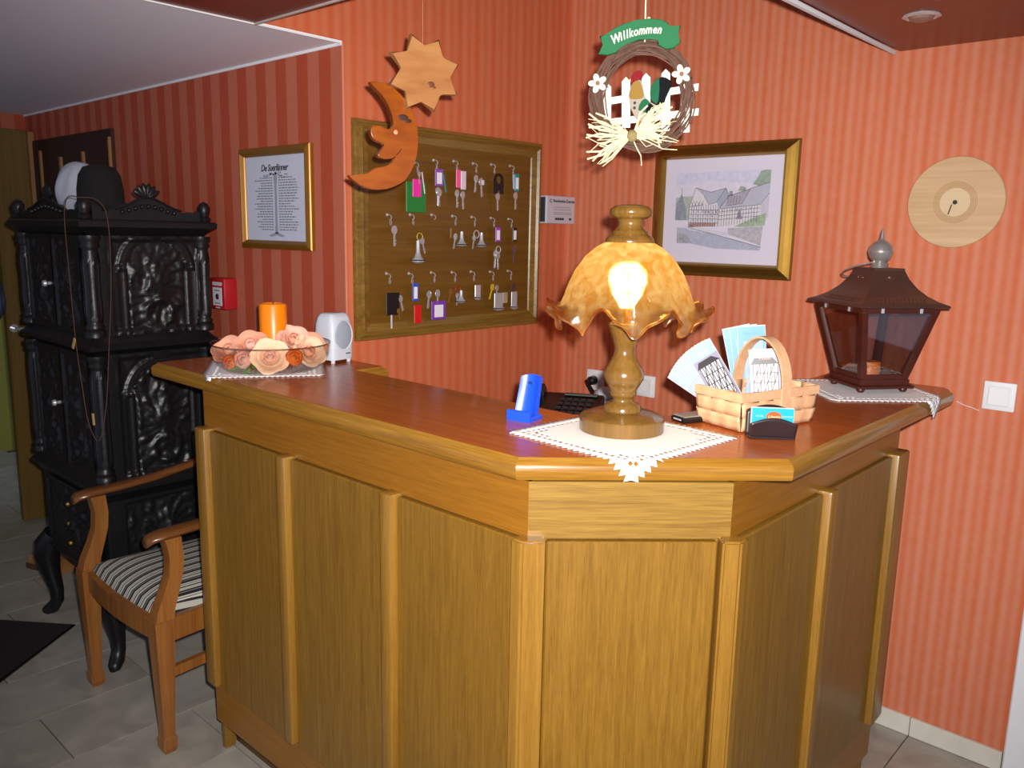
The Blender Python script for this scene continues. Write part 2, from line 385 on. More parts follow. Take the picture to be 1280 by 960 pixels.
# ------------------------------------------------------------------ reception counter
ZT, ZB = 1.137, 1.095
FY, FX = 1.09, -.68                     # planes of the long front and of the right front
K1, K2 = (-.94, FY), (FX, 1.35)          # corners of the cut-off front
XL, YE = -2.135, 2.275                   # left and right ends of the body
rc = thing('reception_counter', 'brown oak reception counter with ribbed panels and a cut-off corner', 'counter', TR(-1.3, 1.4, 0))
IN = rc.matrix_world.inverted()
def cpart(b, name, mat, **kw):
    me = b.mesh(name, **kw) if isinstance(b, B) else b
    me.transform(IN); return part(me, name, mat, rc)
def face_M(p, q):
    """frame on a counter face: x along it from p to q, y up, z outward"""
    d = (Vector(q) - Vector(p)).normalized()
    return Matrix(((d.x, 0, d.y, p[0]), (d.y, 0, -d.x, p[1]), (0, 1, 0, 0), (0, 0, 0, 1))), (Vector(q) - Vector(p)).length
faces = {'L': face_M((XL, FY), K1), 'M': face_M(K1, K2), 'R': face_M(K2, (FX, YE))}
def fbox(f, x0, x1, y0, y1, z0, z1, name, mat, bevel=.0015, seg=1):
    Mx, Ln = faces[f]
    b = B().box(((x0 + x1) / 2, (y0 + y1) / 2, (z0 + z1) / 2), (x1 - x0, y1 - y0, z1 - z0), bevel, Mx, seg)
    return cpart(b, name, mat)
th = .02
# body boards behind the panels
ins = lambda d: [(XL, FY + d), (K1[0] - .414 * d, FY + d), (FX - d, K2[1] + .414 * d), (FX - d, YE), (FX - d - th, YE), (FX - d - th, K2[1] + .414 * (d + th)), (K1[0] - .414 * (d + th), FY + d + th), (XL, FY + d + th)]
cpart(B().prism(ins(.0), .09, .995), 'carcass', M_counter)
cpart(B().prism(ins(.045), 0, .10), 'plinth', wood('plinth_wood', '4a3010', '5c3c14', 'X', 20, .5))
cpart(B().box((XL + .010, FY + .017, .05), (.02, .034, .10), .002), 'plinth_end', M_counter)
cpart(B().box((FX - .017, YE - .01, .05), (.034, .02, .10), .002), 'plinth_end', M_counter)
for f, mt in (('L', M_counter_x), ('M', wood('frieze_front', '74531f', '92702f', 'X', 70, .35, .15)), ('R', M_counter_x)):
    Ln = faces[f][1]; e = .008
    Mx, _ = faces[f]
    t = .414 * e
    lo, hi = (0 if f == 'L' else -t), (Ln + t if f != 'R' else Ln)
    SW = Matrix(((1, 0, 0, 0), (0, 0, 1, 0), (0, 1, 0, 0), (0, 0, 0, 1)))
    part(B().prism([(lo, e), (hi, e), (Ln, -.01), (0, -.01)], .988, ZB, SW), 'frieze_board', mt, rc, M=IN @ Mx, smooth=False)
LL, LM_, LR_ = faces['L'][1], faces['M'][1], faces['R'][1]
PT = .985
def panel(f, x0, x1): fbox(f, x0, x1, .215, PT, 0, .020, 'panel', M_counter, .003)
def rib(f, x0, x1, d=.038): fbox(f, x0, x1, .225, .992, 0, d, 'rib', M_rib, .006, 2)
r1, r2 = (-1.715 - XL, -1.692 + .012 - XL), (-1.330 - XL, -1.293 - XL)
r1 = (-1.732 - XL, -1.694 - XL)
rib('L', -.004, .048); rib('L', *r1); rib('L', *r2)
panel('L', .048, r1[0]); panel('L', r1[1], r2[0]); panel('L', r2[1], LL - .012)
fbox('L', 0, LL - .002, .095, .213, 0, .014, 'base_board', M_counter_x, .003)
panel('M', .030, LM_ - .022)
fbox('M', .002, LM_ - .002, .095, .213, 0, .014, 'base_board', M_counter_x, .003)
q1 = (1.752 - K2[1], 1.796 - K2[1]); q2 = (2.195 - K2[1], YE - K2[1] + .004)
rib('R', *q1); rib('R', *q2)
panel('R', .014, q1[0]); panel('R', q1[1], q2[0])
fbox('R', .002, LR_, .095, .213, 0, .014, 'base_board', M_counter_y, .003)
# the two corner posts wrap round the corners
def corner_post(K, n1, n2, d1, d2, w1, w2):
    K = Vector(K); n1, n2, d1, d2 = map(Vector, (n1, n2, d1, d2)); t = .038
    bis = (n1 + n2).normalized() * (t / math.cos(PI / 8))
    pts = [K - d1 * w1, K - d1 * w1 + n1 * t, K + bis, K + d2 * w2 + n2 * t, K + d2 * w2]
    b = B().prism([tuple(p) for p in pts], .225, .992)
    bmesh.ops.bevel(b.bm, geom=[e for e in b.bm.edges], offset=.004, segments=2, affect='EDGES', clamp_overlap=True)
    cpart(b, 'corner_post', M_rib)
h = math.sqrt(.5)
corner_post(K1, (0, -1), (h, -h), (1, 0), (h, h), .012, .026)
corner_post(K2, (h, -h), (1, 0), (h, h), (0, 1), .018, .012)
# worktop: board outline and its rounded edge
OUT = [(-2.415, 1.066), (-.955, 1.066), (-.597, 1.428), (-.597, 2.455), (-.625, 2.487), (-.96, 2.487), (-.96, 1.60), (-1.12, 1.445), (-1.905, 1.445), (-1.905, 1.548), (-2.415, 1.548)]
wt = thing('countertop', 'glossy reddish brown wooden top of the reception counter', 'countertop', TR(-1.3, 1.3, ZB))
IN = wt.matrix_world.inverted()
def loop_offset(P, d):
    n = len(P); out = []
    for i in range(n):
        p, a, b_ = Vector(P[i]), Vector(P[i - 1]), Vector(P[(i + 1) % n])
        e1 = (p - a).normalized(); e2 = (b_ - p).normalized()
        n1 = Vector((-e1.y, e1.x)); n2 = Vector((-e2.y, e2.x)); m = (n1 + n2); m = m / max(m.dot(m) / 2, .3)
        out.append(tuple(p + m * d))
    return out
prof = ((.012, ZB), (.003, ZB + .002), (0, ZB + .008), (0, ZB + .026), (.004, ZB + .033), (.010, ZB + .036), (.011, ZT - .0035), (.0135, ZT - .0005), (.06, ZT - .004), (.06, ZB))
rings = [loop_offset(OUT, d) for d, z in prof]
for k in range(len(OUT)):
    k2 = (k + 1) % len(OUT); p, q = Vector(OUT[k]), Vector(OUT[k2]); ang = math.atan2(q.y - p.y, q.x - p.x)
    Mx = Matrix.Translation((p.x, p.y, 0)) @ Matrix.Rotation(ang, 4, 'Z'); Mi = Mx.inverted()
    ra = [Mi @ Vector((*rings[i][k], z)) for i, (d, z) in enumerate(prof)]; rb = [Mi @ Vector((*rings[i][k2], z)) for i, (d, z) in enumerate(prof)]
    part(B().sweep(None, [ra, rb]), 'edge_moulding', M_top_edge, wt, M=IN @ Mx, angle=50)
b = B().prism(loop_offset(OUT, .03), ZB, ZT - .006); me = b.mesh('core_board'); me.transform(IN); part(me, 'core_board', M_top, wt)
top_in = loop_offset(OUT, .0125)
b = B(); b.bm.faces.new([b.bm.verts.new((x, y, ZT)) for x, y in top_in]); b.bm.faces.new([b.bm.verts.new((x, y, ZT - .006)) for x, y in top_in][::-1])
me = b.mesh('top_board'); me.transform(IN); part(me, 'top_board', M_top, wt)

# ------------------------------------------------------------------ table lamp
LX, LY = -.95, 1.385
M_lamp = wood('lamp_wood', '66481c', '7d5a26', 'Z', 26, .22, .4)
m, nt, p = newmat('amber_glass'); nt.nodes.remove(p)
tc = N(nt, 'ShaderNodeTexCoord'); no = N(nt, 'ShaderNodeTexNoise'); no.inputs['Scale'].default_value = 42; no.inputs['Detail'].default_value = 3; no.inputs['Distortion'].default_value = .8
nt.links.new(tc.outputs['Object'], no.inputs['Vector'])
rp = N(nt, 'ShaderNodeValToRGB'); rp.color_ramp.elements[0].position = .35; rp.color_ramp.elements[1].position = .7
rp.color_ramp.elements[0].color = (.80, .43, .08, 1); rp.color_ramp.elements[1].color = (1, .80, .40, 1)
nt.links.new(no.outputs['Fac'], rp.inputs[0])
tr = N(nt, 'ShaderNodeBsdfTransparent'); tl = N(nt, 'ShaderNodeBsdfTranslucent'); gl = N(nt, 'ShaderNodeBsdfGlossy'); gl.inputs['Roughness'].default_value = .08
bp = N(nt, 'ShaderNodeBump'); bp.inputs['Strength'].default_value = .8; bp.inputs['Distance'].default_value = .004
nt.links.new(no.outputs['Fac'], bp.inputs['Height']); nt.links.new(bp.outputs[0], gl.inputs['Normal']); nt.links.new(bp.outputs[0], tl.inputs['Normal'])
for s_ in (tr, tl): nt.links.new(rp.outputs[0], s_.inputs[0])
rf = N(nt, 'ShaderNodeBsdfRefraction'); rf.inputs['Roughness'].default_value = .42; rf.inputs['IOR'].default_value = 1.08
nt.links.new(rp.outputs[0], rf.inputs[0]); nt.links.new(bp.outputs[0], rf.inputs['Normal'])
m0 = N(nt, 'ShaderNodeMixShader'); m0.inputs[0].default_value = .4; nt.links.new(tr.outputs[0], m0.inputs[1]); nt.links.new(rf.outputs[0], m0.inputs[2])
m1 = N(nt, 'ShaderNodeMixShader'); m1.inputs[0].default_value = .30; nt.links.new(m0.outputs[0], m1.inputs[1]); nt.links.new(tl.outputs[0], m1.inputs[2])
m2 = N(nt, 'ShaderNodeMixShader'); m2.inputs[0].default_value = .18; nt.links.new(m1.outputs[0], m2.inputs[1]); nt.links.new(gl.outputs[0], m2.inputs[2])
nt.links.new(m2.outputs[0], nt.nodes['Material Output'].inputs[0]); M_amber = m
m, nt, p = newmat('bulb_light'); p.inputs['Base Color'].default_value = (1, .9, .7, 1); p.inputs['Emission Color'].default_value = (1, .80, .48, 1); p.inputs['Emission Strength'].default_value = 30; M_bulb = m
lamp = thing('table_lamp', 'turned wooden table lamp with a lit ruffled amber glass shade', 'lamp', TR(LX, LY, ZT + .002))
S = .00166
part(B().lathe([(0, 0), (.0855, 0), (.0865, .0015), (.0865, .0285), (.0850, .0305), (.066, .038), (.044, .042), (0, .043)], 48), 'base', M_lamp, lamp, angle=24)
part(B().lathe([(0, .040), (.0385, .041), (.0385, .050), (.034, .056), (.022, .060), (.0205, .066), (.024, .071), (.0275, .075), (.0275, .079), (.0265, .083), (.034, .096), (.0405, .108), (.0415, .116), (.039, .126), (.030, .142), (.0225, .156), (.0205, .166), (.0225, .178), (.028, .194), (.0325, .206), (.0330, .211), (.0345, .213), (.0345, .219), (.0325, .222), (0, .222)], 40), 'stem', M_lamp, lamp, angle=60)
part(B().lathe([(0, .220), (.016, .220), (.017, .235), (.014, .252), (.006, .254), (0, .254)], 24), 'socket', M_brass, lamp)
bl = part(B().lathe([(0, .248), (.013, .249), (.016, .258), (.029, .278), (.036, .302), (.033, .322), (.020, .336), (0, .341)], 24), 'bulb', M_bulb, lamp)
prof = [(.030, .385), (.046, .383), (.066, .372), (.088, .352), (.106, .326), (.119, .298), (.128, .272), (.134, .256), (.146, .246), (.160, .238)]
def shade(u, v):
    th_ = 2 * PI * u; k = v * (len(prof) - 1); i = min(int(k), len(prof) - 2); f = k - i
    r = prof[i][0] * (1 - f) + prof[i + 1][0] * f; z = prof[i][1] * (1 - f) + prof[i + 1][1] * f
    lob = math.cos(8 * th_ + .5)
    r *= 1 + .050 * (abs(math.sin(4 * th_ + .25)) ** .7 - .6) * min(1, v * 2)
    e = max(0, (v - .66) / .34)
    r += e * e * (.016 * -lob - .008) + .005 * e * math.cos(24 * th_); z += e * e * (-.024 * lob) - .004 * e + .004 * e * math.sin(24 * th_)
    return (r * math.cos(th_), r * math.sin(th_), z)
b = B().grid(shade, 192, 36); bmesh.ops.remove_doubles(b.bm, verts=b.bm.verts, dist=1e-5)
sh = part(b, 'shade', M_amber, lamp, angle=180)
part(B().tube([shade(i / 192, 1) for i in range(192)], .0026, 8, True), 'shade_rim', M_amber, sh)
part(B().lathe([(0, .378), (.047, .379), (.0485, .384), (.0465, .390), (.040, .396), (.036, .399), (.0355, .403), (.030, .406), (.0245, .414), (.0235, .420), (.0255, .425), (.0265, .427), (.033, .429), (.040, .433), (.0425, .440), (.041, .447), (.034, .452), (.020, .455), (0, .456)], 40), 'cap', M_lamp, lamp, angle=60)
pl = bpy.data.lights.new('bulb_glow', 'POINT'); pl.energy = 13; pl.color = (1, .74, .38); pl.shadow_soft_size = .033
po = bpy.data.objects.new('bulb_glow', pl); C.objects.link(po); po.parent = lamp; po.location = (0, 0, .30)
po['label'] = 'glow of the lit bulb'

# ------------------------------------------------------------------ lace doilies
M_lace = plain('white_lace', 'fdfcff', .9, var=.03, vs_=200, bump=.3)
def doily(cx, cy, half, rot, planes, label, n=44):
    """square cloth lying on the top; where it passes an edge plane (point, outward normal) it folds down"""
    ca, sa = math.cos(math.radians(rot)), math.sin(math.radians(rot))
    def fn(u, v):
        a, c_ = (u - .5) * 2 * half, (v - .5) * 2 * half
        sc = .012 * half / .15
        for (q, other) in ((u, v), (v, u)): pass
        if u in (0., 1.): a += (1 if u == 1. else -1) * sc * (1 if round(v * n) % 2 else 0)
        if v in (0., 1.): c_ += (1 if v == 1. else -1) * sc * (1 if round(u * n) % 2 else 0)
        x, y = cx + a * ca - c_ * sa, cy + a * sa + c_ * ca; z = ZT + .0014
        for (px, py), (nx, ny) in planes:
            s_ = (x - px) * nx + (y - py) * ny
            if s_ > 0:
                x -= nx * s_; y -= ny * s_; f = min(s_, .012)
                x += nx * f * .55; y += ny * f * .55; z = ZT + .0014 - max(0, s_ - .004)
        return (x, y, z)
    def keep(i, j):
        d = min(i, j, n - 1 - i, n - 1 - j)
        return not ((d == 2 and (i + j) % 2) or (d == 4 and (i + j) % 2 == 0 and (i < 10 or i > n - 11) and (j < 10 or j > n - 11)))
    b = B().grid(fn, n, n, keep)
    me = b.mesh('doily'); me.transform(TR(-cx, -cy, -ZT))
    o = solo(me, 'lace_doily', M_lace, label, 'doily', TR(cx, cy, ZT), 'lace doilies on the countertop')
    s_ = o.modifiers.new('s', 'SOLIDIFY'); s_.thickness = .0012; s_.offset = 1
    return o
doily(-.925, 1.352, .158, 41.2 + 45 - 45 + 0 + 45, [((-.955, 1.066), (h, -h))], 'white lace doily under the table lamp')
doily(-2.105, 1.262, .150, 57, [((-2.2, 1.066), (0, -1)), ((-2.415, 1.3), (-1, 0))], 'white lace doily under the glass bowl of roses')
doily(-.765, 2.262, .152, 45, [((-.597, 2), (1, 0))], 'white lace doily under the dark lantern')

# ------------------------------------------------------------------ glass bowl with candle and silk roses
BX, BY = -2.075, 1.262
BZ = ZT + .0035
M_glass = glassy('clear_glass', (.97, .96, .95), .05)
b = B().lathe([(0, .002), (.10, .002), (.125, .006), (.146, .020), (.158, .042), (.163, .075), (.1655, .075), (.161, .041), (.149, .017), (.127, .002), (.10, 0), (0, 0)], 56)
bowl = thing('glass_bowl', 'shallow clear glass bowl filled with peach roses', 'bowl', TR(BX, BY, BZ))
part(b, 'bowl_body', M_glass, bowl, angle=60)
part(B().tube([(.1645 * math.cos(2 * PI * i / 56), .1645 * math.sin(2 * PI * i / 56), .0755) for i in range(56)], .0018, 6, True), 'rim', glassy('rim_glass', (.75, .68, .62), .3), bowl)
cd_ = thing('pillar_candle', 'thick orange pillar candle standing among the roses', 'candle', TR(BX - .005, BY + .012, BZ + .003))
m = plain('orange_wax', 'fd8600', .35, var=.03); m.node_tree.nodes['Principled BSDF'].inputs['Subsurface Weight'].default_value = .15
part(B().lathe([(0, 0), (.038, 0), (.0385, .003), (.0385, .176), (.036, .181), (.030, .182), (.026, .178), (0, .176)], 40), 'wax', m, cd_, angle=50)
part(B().tube([(0, 0, .174), (.001, 0, .181), (.003, .001, .187)], .0012, 6), 'wick', M_ink, cd_)
def petal_mesh(name, cup, wid, curl):
    def fn(u, v):
        a = (u - .5) * 2; w_ = wid * (.16 + .84 * v ** .65) * math.sqrt(max(0, 1 - .50 * v ** 6))
        x = a * w_; z = v * (1 - .20 * a * a * v)
        y = cup * .5 * (1 - a * a) * math.sin(PI * v * .85) + curl * max(0, v - .62) ** 2 * 2.2 - .12 * a * a * v
        return (x, y, z)
    return B().grid(fn, 8, 8).mesh(name)
pm_in, pm_out = petal_mesh('petal', .75, .66, .25), petal_mesh('petal', .5, .80, 1.0)
ROSE = {'peach': plain('petal_peach', 'eda88a', .7, var=.06), 'pink': plain('petal_pink', 'f3bda8', .7, var=.06), 'cream': plain('petal_cream', 'f6cfac', .7, var=.06), 'orange': plain('petal_orange', 'e87a30', .7, var=.08)}
M_leaf = plain('leaf_green', '4d7a2e', .6, var=.15)
def rose(x, y, z, r, cols, tilt, az, label, leaf=False, closed=False):
    Mx = TR(BX + x, BY + y, BZ + z) @ RZ(az) @ RX(tilt)
    t = thing('rose', label, 'rose', Mx, 'silk roses in the glass bowl')
    c0, c1 = ROSE[cols[0]], ROSE[cols[1]]
    rows = ((3, .62, -10, pm_in, c0), (3, .80, 0, pm_in, c0), (4, .94, 16, pm_out, c1), (5, 1.06, 36, pm_out, c1)) if not closed else ((3, .75, -10, pm_in, c0), (3, .95, -4, pm_in, c0), (3, 1.08, 4, pm_in, c0))
    for ri, (n, sc, open_, msh, mt) in enumerate(rows):
        for k in range(n):
            me2 = msh.copy(); me2.materials.clear(); me2.materials.append(mt)
            part(me2, 'petal', None, t, M=RZ(360 / n * k + ri * 31) @ TR(0, .06 * r * (ri + .4), -.35 * r) @ RX(-open_) @ Matrix.Scale(r * sc, 4))
    part(B().lathe([(0, -.62 * r), (.16 * r, -.56 * r), (.24 * r, -.44 * r), (.16 * r, -.36 * r), (0, -.34 * r)], 10), 'calyx', M_leaf, t)
    if leaf:
        for a in (-60, 10, 70):
            part(B().grid(lambda u, v: ((u - .5) * .55 * r * math.sin(PI * min(1, v * .9 + .08)), .10 * r * math.sin(PI * v), v * 1.05 * r), 4, 5), 'leaf', M_leaf, t, M=RZ(a) @ TR(0, -.25 * r, -.4 * r) @ RX(70))
    return t
def rose_at(l, f, z, r, cols, tilt, label, leaf=False, closed=False):
    # l runs along the counter's long edge and inward, f towards its front corner
    rose(l * .52 + f * .857, l * .857 - f * .52, z, r, cols, tilt, 59 + l * 260, label, leaf, closed)
rose_at(-.112, .010, .054, .044, ('peach', 'peach'), 40, 'open peach silk rose at the rim of the bowl')
rose_at(-.070, .080, .036, .044, ('pink', 'pink'), 68, 'pale pink silk rosebud with green leaves in the bowl', True, True)
rose_at(-.055, .030, .072, .042, ('pink', 'peach'), 40, 'pale silk rose with upright petals beside the candle')
rose_at(-.004, .098, .046, .046, ('pink', 'cream'), 62, 'cream silk rose with a pink heart before the candle')
rose_at(.056, .092, .040, .042, ('orange', 'orange'), 66, 'closed orange silk rosebud in the bowl', False, True)
rose_at(.100, .040, .050, .044, ('peach', 'cream'), 58, 'cream and peach silk rose beside the orange rosebud')
rose_at(.060, .026, .084, .042, ('peach', 'pink'), 45, 'pink silk rose high on the pile beside the candle')
rose_at(.030, -.080, .066, .042, ('peach', 'peach'), 20, 'peach silk rose behind the candle')
rose_at(.110, -.030, .060, .042, ('pink', 'peach'), 45, 'pale peach silk rose at the rim next to the loudspeaker')
rose_at(-.050, -.070, .058, .044, ('orange', 'peach'), 30, 'orange and peach silk rose behind the candle')
rose_at(-.104, .056, .026, .036, ('orange', 'orange'), 66, 'orange silk rosebud low in the bowl', False, True)

# ------------------------------------------------------------------ loudspeaker
M_spk = plain('grey_plastic', 'd2d8e4', .45, var=.02)
sp = thing('loudspeaker', 'small light grey computer loudspeaker with a round grille', 'loudspeaker', FR((-2.045, 1.489, ZT), 8))
def spk(u, v):   # body: sections upward, deeper at the foot, curved top
    return u
secs = []
for y, w_, dz, zf in ((.010, .088, .085, 0), (.02, .090, .088, .001), (.07, .090, .088, .002), (.115, .086, .080, -.002), (.135, .080, .070, -.006), (.146, .070, .056, -.012), (.150, .052, .036, -.020)):
    sec = []
    for a in range(24):
        t_ = 2 * PI * (a + .5) / 24; ct, st = math.cos(t_), math.sin(t_)
        e = .35
        sec.append((w_ / 2 * math.copysign(abs(ct) ** e, ct), y, zf - dz / 2 + dz / 2 * math.copysign(abs(st) ** e, st)))
    secs.append(sec)
part(B().sweep(None, secs), 'housing', M_spk, sp, angle=50)
b = B().sphere((0, 0, 0), (.035, .045, .006), 32, 10)
part(b, 'grille', plain('grille_cloth', 'a2acbc', .8, vs_=600, bump=.4), sp, M=TR(.0, .083, -.001))
part(B().tube([(.036 * math.cos(2 * PI * i / 36), .083 + .046 * math.sin(2 * PI * i / 36), .001) for i in range(36)], .0022, 6, True), 'grille_ring', M_spk, sp)
for dx in (-.032, .032):
    for dz in (-.012, -.072): part(B().lathe([(0, 0), (.006, 0), (.007, .011), (0, .011)], 10, M=TR(dx, 0, dz) @ RX(-90)), 'foot', M_spk, sp)
part(B().box((.018, .028, .0015), (.018, .004, .001)), 'badge', plain('dark_badge', '5a6068', .5), sp)

# ------------------------------------------------------------------ blue cradle
M_blue = plain('blue_plastic', '1c50dc', .32, var=.03)
cr_ = thing('phone_cradle', 'bright blue plastic cradle standing on the counter', 'cradle', T(-1.158, 1.318, ZT, 14))
part(B().prism([(-.028, -.030), (.028, -.030), (.030, .026), (-.030, .026)], 0, .010, bevel=.003), 'foot', M_blue, cr_)
part(B().prism([(-.028, -.031), (.028, -.031), (.028, -.023), (-.028, -.023)], .006, .024, bevel=.002), 'front_lip', M_blue, cr_)
b = B()
secs = []
for k in range(9):
    v = k / 8; y = .002 + .024 * v; z = .008 + .082 * v; w_ = .050 - .006 * v; cv = .008
    ring = []
    for i in range(9):
        a = -1 + 2 * i / 8; ring.append((a * w_ / 2, y - cv * (1 - a * a) * 0 - .010 * (a * a) + .006, z + (.004 * (1 - a * a) if k == 8 else 0)))
    for i in range(8, -1, -1):
        a = -1 + 2 * i / 8; ring.append((a * (w_ / 2 + .001), y + .011, z + (.004 * (1 - a * a) if k == 8 else 0)))
    secs.append(ring)
part(B().sweep(None, secs), 'backrest', M_blue, cr_, angle=45)
part(B().box((.004, .0162, .078), (.010, .002, .006), .0008, RX(0)), 'mark', plain('dark_blue', '12307c', .5), cr_)

# ------------------------------------------------------------------ basket of brochures
M_chip = wood('chip_wood', 'cf9c72', 'dfb088', 'X', 30, .6)
u_ang = 74.5
bk = thing('brochure_basket', 'pale woven chip basket with a broad arched handle', 'basket', T(-.795, 1.672, ZT, u_ang - 90))
# local: y = long side (0.22), x = short side (0.125)
W2, L2, HB = .058, .108, .082
def wall_strip(c, d, rot): return B().box(c, d, .002)
part(B().box((0, 0, .003), (W2 * 1.9, L2 * 1.9, .005), .001), 'bottom', M_chip, bk)
def flare(z): return 1 + .09 * z / HB
for side in (0, 1, 2, 3):
    ln, dep = (L2, W2) if side % 2 == 0 else (W2, L2)
    n = 5 if side % 2 == 0 else 3
    a = {0: 0, 1: 90, 2: 180, 3: 270}[side]
    # upright splints
    for k in range(n):
        f0, f1 = -1 + 2 * k / n + .03, -1 + 2 * (k + 1) / n - .03
        def fn(u, v, f0=f0, f1=f1, k=k):
            z = .002 + v * HB; f = f0 + (f1 - f0) * u; bow = .004 * math.sin(PI * v) + .0012 * math.sin(2 * PI * v + k * PI)
            return (dep * flare(z) + bow, f * ln * flare(z), z)
        o = part(B().grid(fn, 2, 8), 'upright_splint', M_chip, bk, M=RZ(a)); mm = o.modifiers.new('s', 'SOLIDIFY'); mm.thickness = .002
    for zc_, hh in ((.018, .030), (.048, .028)):
        def fn(u, v, zc_=zc_, hh=hh):
            z = zc_ - hh / 2 + hh * v; f = -1 + 2 * u
            return (dep * flare(z) + .0022 + .004 * math.sin(PI * z / HB) - .0012 * math.cos(n * PI * f + (0 if zc_ < .03 else PI)), f * ln * flare(z) * 1.02, z)
        o = part(B().grid(fn, 20, 3), 'woven_band', M_chip, bk, M=RZ(a)); mm = o.modifiers.new('s', 'SOLIDIFY'); mm.thickness = .0018
    part(B().box((dep * flare(HB) + .002, 0, HB - .008), (.005, ln * 2 * flare(HB) + .008, .020), .0015), 'rim_band', M_chip, bk, M=RZ(a))
secs = []
for k in range(25):
    t_ = PI * k / 24; r = .068; x = r * math.cos(t_); z = .082 + .105 * math.sin(t_)
    nx, nz = math.cos(t_), math.sin(t_); e = .0022
    secs.append([(x - nx * e, -.014, z - nz * e), (x + nx * e, -.014, z + nz * e), (x + nx * e, .014, z + nz * e), (x - nx * e, .014, z - nz * e)])
secs = [[(v[0], v[1], v[2] - .065) for v in secs[0]]] + secs + [[(v[0], v[1], v[2] - .065) for v in secs[-1]]]
part(B().sweep(None, secs), 'handle', M_chip, bk, M=TR(0, .012, 0), angle=30)

M_sky = plain('print_sky', '93a9cc', .35, var=.05); M_pgreen = plain('print_green', '5c7a4c', .4, var=.3, vs_=120); M_ptimber = plain('print_timber', '2a2428', .4); M_pwhite = plain('print_white', 'c8c6cc', .35, var=.03)
M_porange = plain('print_orange', 'd8551c', .4); M_pblue = plain('print_blue', '6a9fc0', .35, var=.08); M_pgrey = plain('print_grey', '87849a', .4, var=.1)
def multi(b_list, name, parent, M=None):
    """flat print: several coloured layers, each lifted a hair above the last, joined in one mesh"""
    bm = bmesh.new(); mats = []
    for b, mt in b_list:
        me = b.mesh('x', smooth=False, norm=False); me.materials.append(mt)
        n0 = len(bm.faces); bm.from_mesh(me); bm.faces.ensure_lookup_table()
        if mt not in mats: mats.append(mt)
        for f in bm.faces[n0:]: f.material_index = mats.index(mt)
        bpy.data.meshes.remove(me)
    me = bpy.data.meshes.new(name); bm.to_mesh(me); bm.free()
    for mt in mats: me.materials.append(mt)
    return part(me, name, None, parent, M=M)
def timber_house(w_, h_, x0, y0, z, lines=7):
    """criss-cross of dark beams on a white front"""
    b = B(); n = lines
    for k in range(n + 1):
        x = x0 + w_ * k / n; b.poly([(x - .0009, y0, z), (x + .0009, y0, z), (x + .0009, y0 + h_, z), (x - .0009, y0 + h_, z)])
    for k in range(5):
        y = y0 + h_ * k / 4; b.poly([(x0, y - .0009, z), (x0 + w_, y - .0009, z), (x0 + w_, y + .0009, z), (x0, y + .0009, z)])
    for k in range(n):
        for j in range(4):
            if (k + j) % 2: continue
            xa, xb, ya, yb = x0 + w_ * k / n, x0 + w_ * (k + 1) / n, y0 + h_ * j / 4, y0 + h_ * (j + 1) / 4
            b.poly([(xa, ya, z), (xa + .002, ya, z), (xb, yb, z), (xb - .002, yb, z)])
    return b
def brochure(M, kind, label, w_=.060, h_=.165):
    t = thing('brochure', label, 'brochure', M, 'brochures in the chip basket')
    part(B().box((0, h_ / 2, 0), (w_, h_, .0014)), 'sheets', M_pwhite, t)
    z = .0009
    q = lambda x0, y0, x1, y1, zz: [(x0, y0, zz), (x1, y0, zz), (x1, y1, zz), (x0, y1, zz)]
    hw = w_ / 2 - .001
    if kind == 'edge':
        L = [(B().poly(q(-hw, .002, hw, .050, z)), M_pgreen), (B().poly(q(-hw, .050, hw, .112, z)), plain('print_fade', '8fa0b4', .4, var=.2)), (B().poly(q(-hw, .112, hw, h_ - .002, z)), M_sky)]
    elif kind == 'house':
        L = [(B().poly(q(-hw, .002, hw, h_ - .002, z)), M_sky), (B().poly(q(-hw, .022, hw, .134, z + .0001)), M_pgrey),
             (B().poly(q(-hw + .006, .034, hw - .004, .118, z + .0002)), M_pwhite), (timber_house(w_ - .014, .082, -hw + .007, .035, z + .0004), M_ptimber),
             (B().poly([(-hw + .002, .116, z + .0005), (hw - .002, .116, z + .0005), (hw - .016, .130, z + .0005), (-hw + .010, .130, z + .0005)]), M_ptimber),
             (B().poly(q(-hw, .002, hw, .022, z + .0003)), M_pgreen), (B().lathe([(0, 0), (.016, 0)], 20, M=TR(.004, .030, z + .0008)), M_porange),
             (B().text('Hotel', .011, TR(0, h_ - .024, z + .0006), .0001, .2), plain('print_gold', 'd8a890', .5))]
    else:
        L = [(B().poly(q(-hw, .002, hw, h_ - .002, z)), M_pblue), (B().poly(q(-hw + .012, .03, hw - .006, h_ - .035, z + .0001)), M_sky),
             (B().text('Sauerland', .0095, TR(0, h_ - .020, z + .0003), .0001, .2), plain('print_teal', '5a96bc', .5))]
    multi(L, 'cover_print', t)
    return t
bm_ = bk.matrix_world.copy()
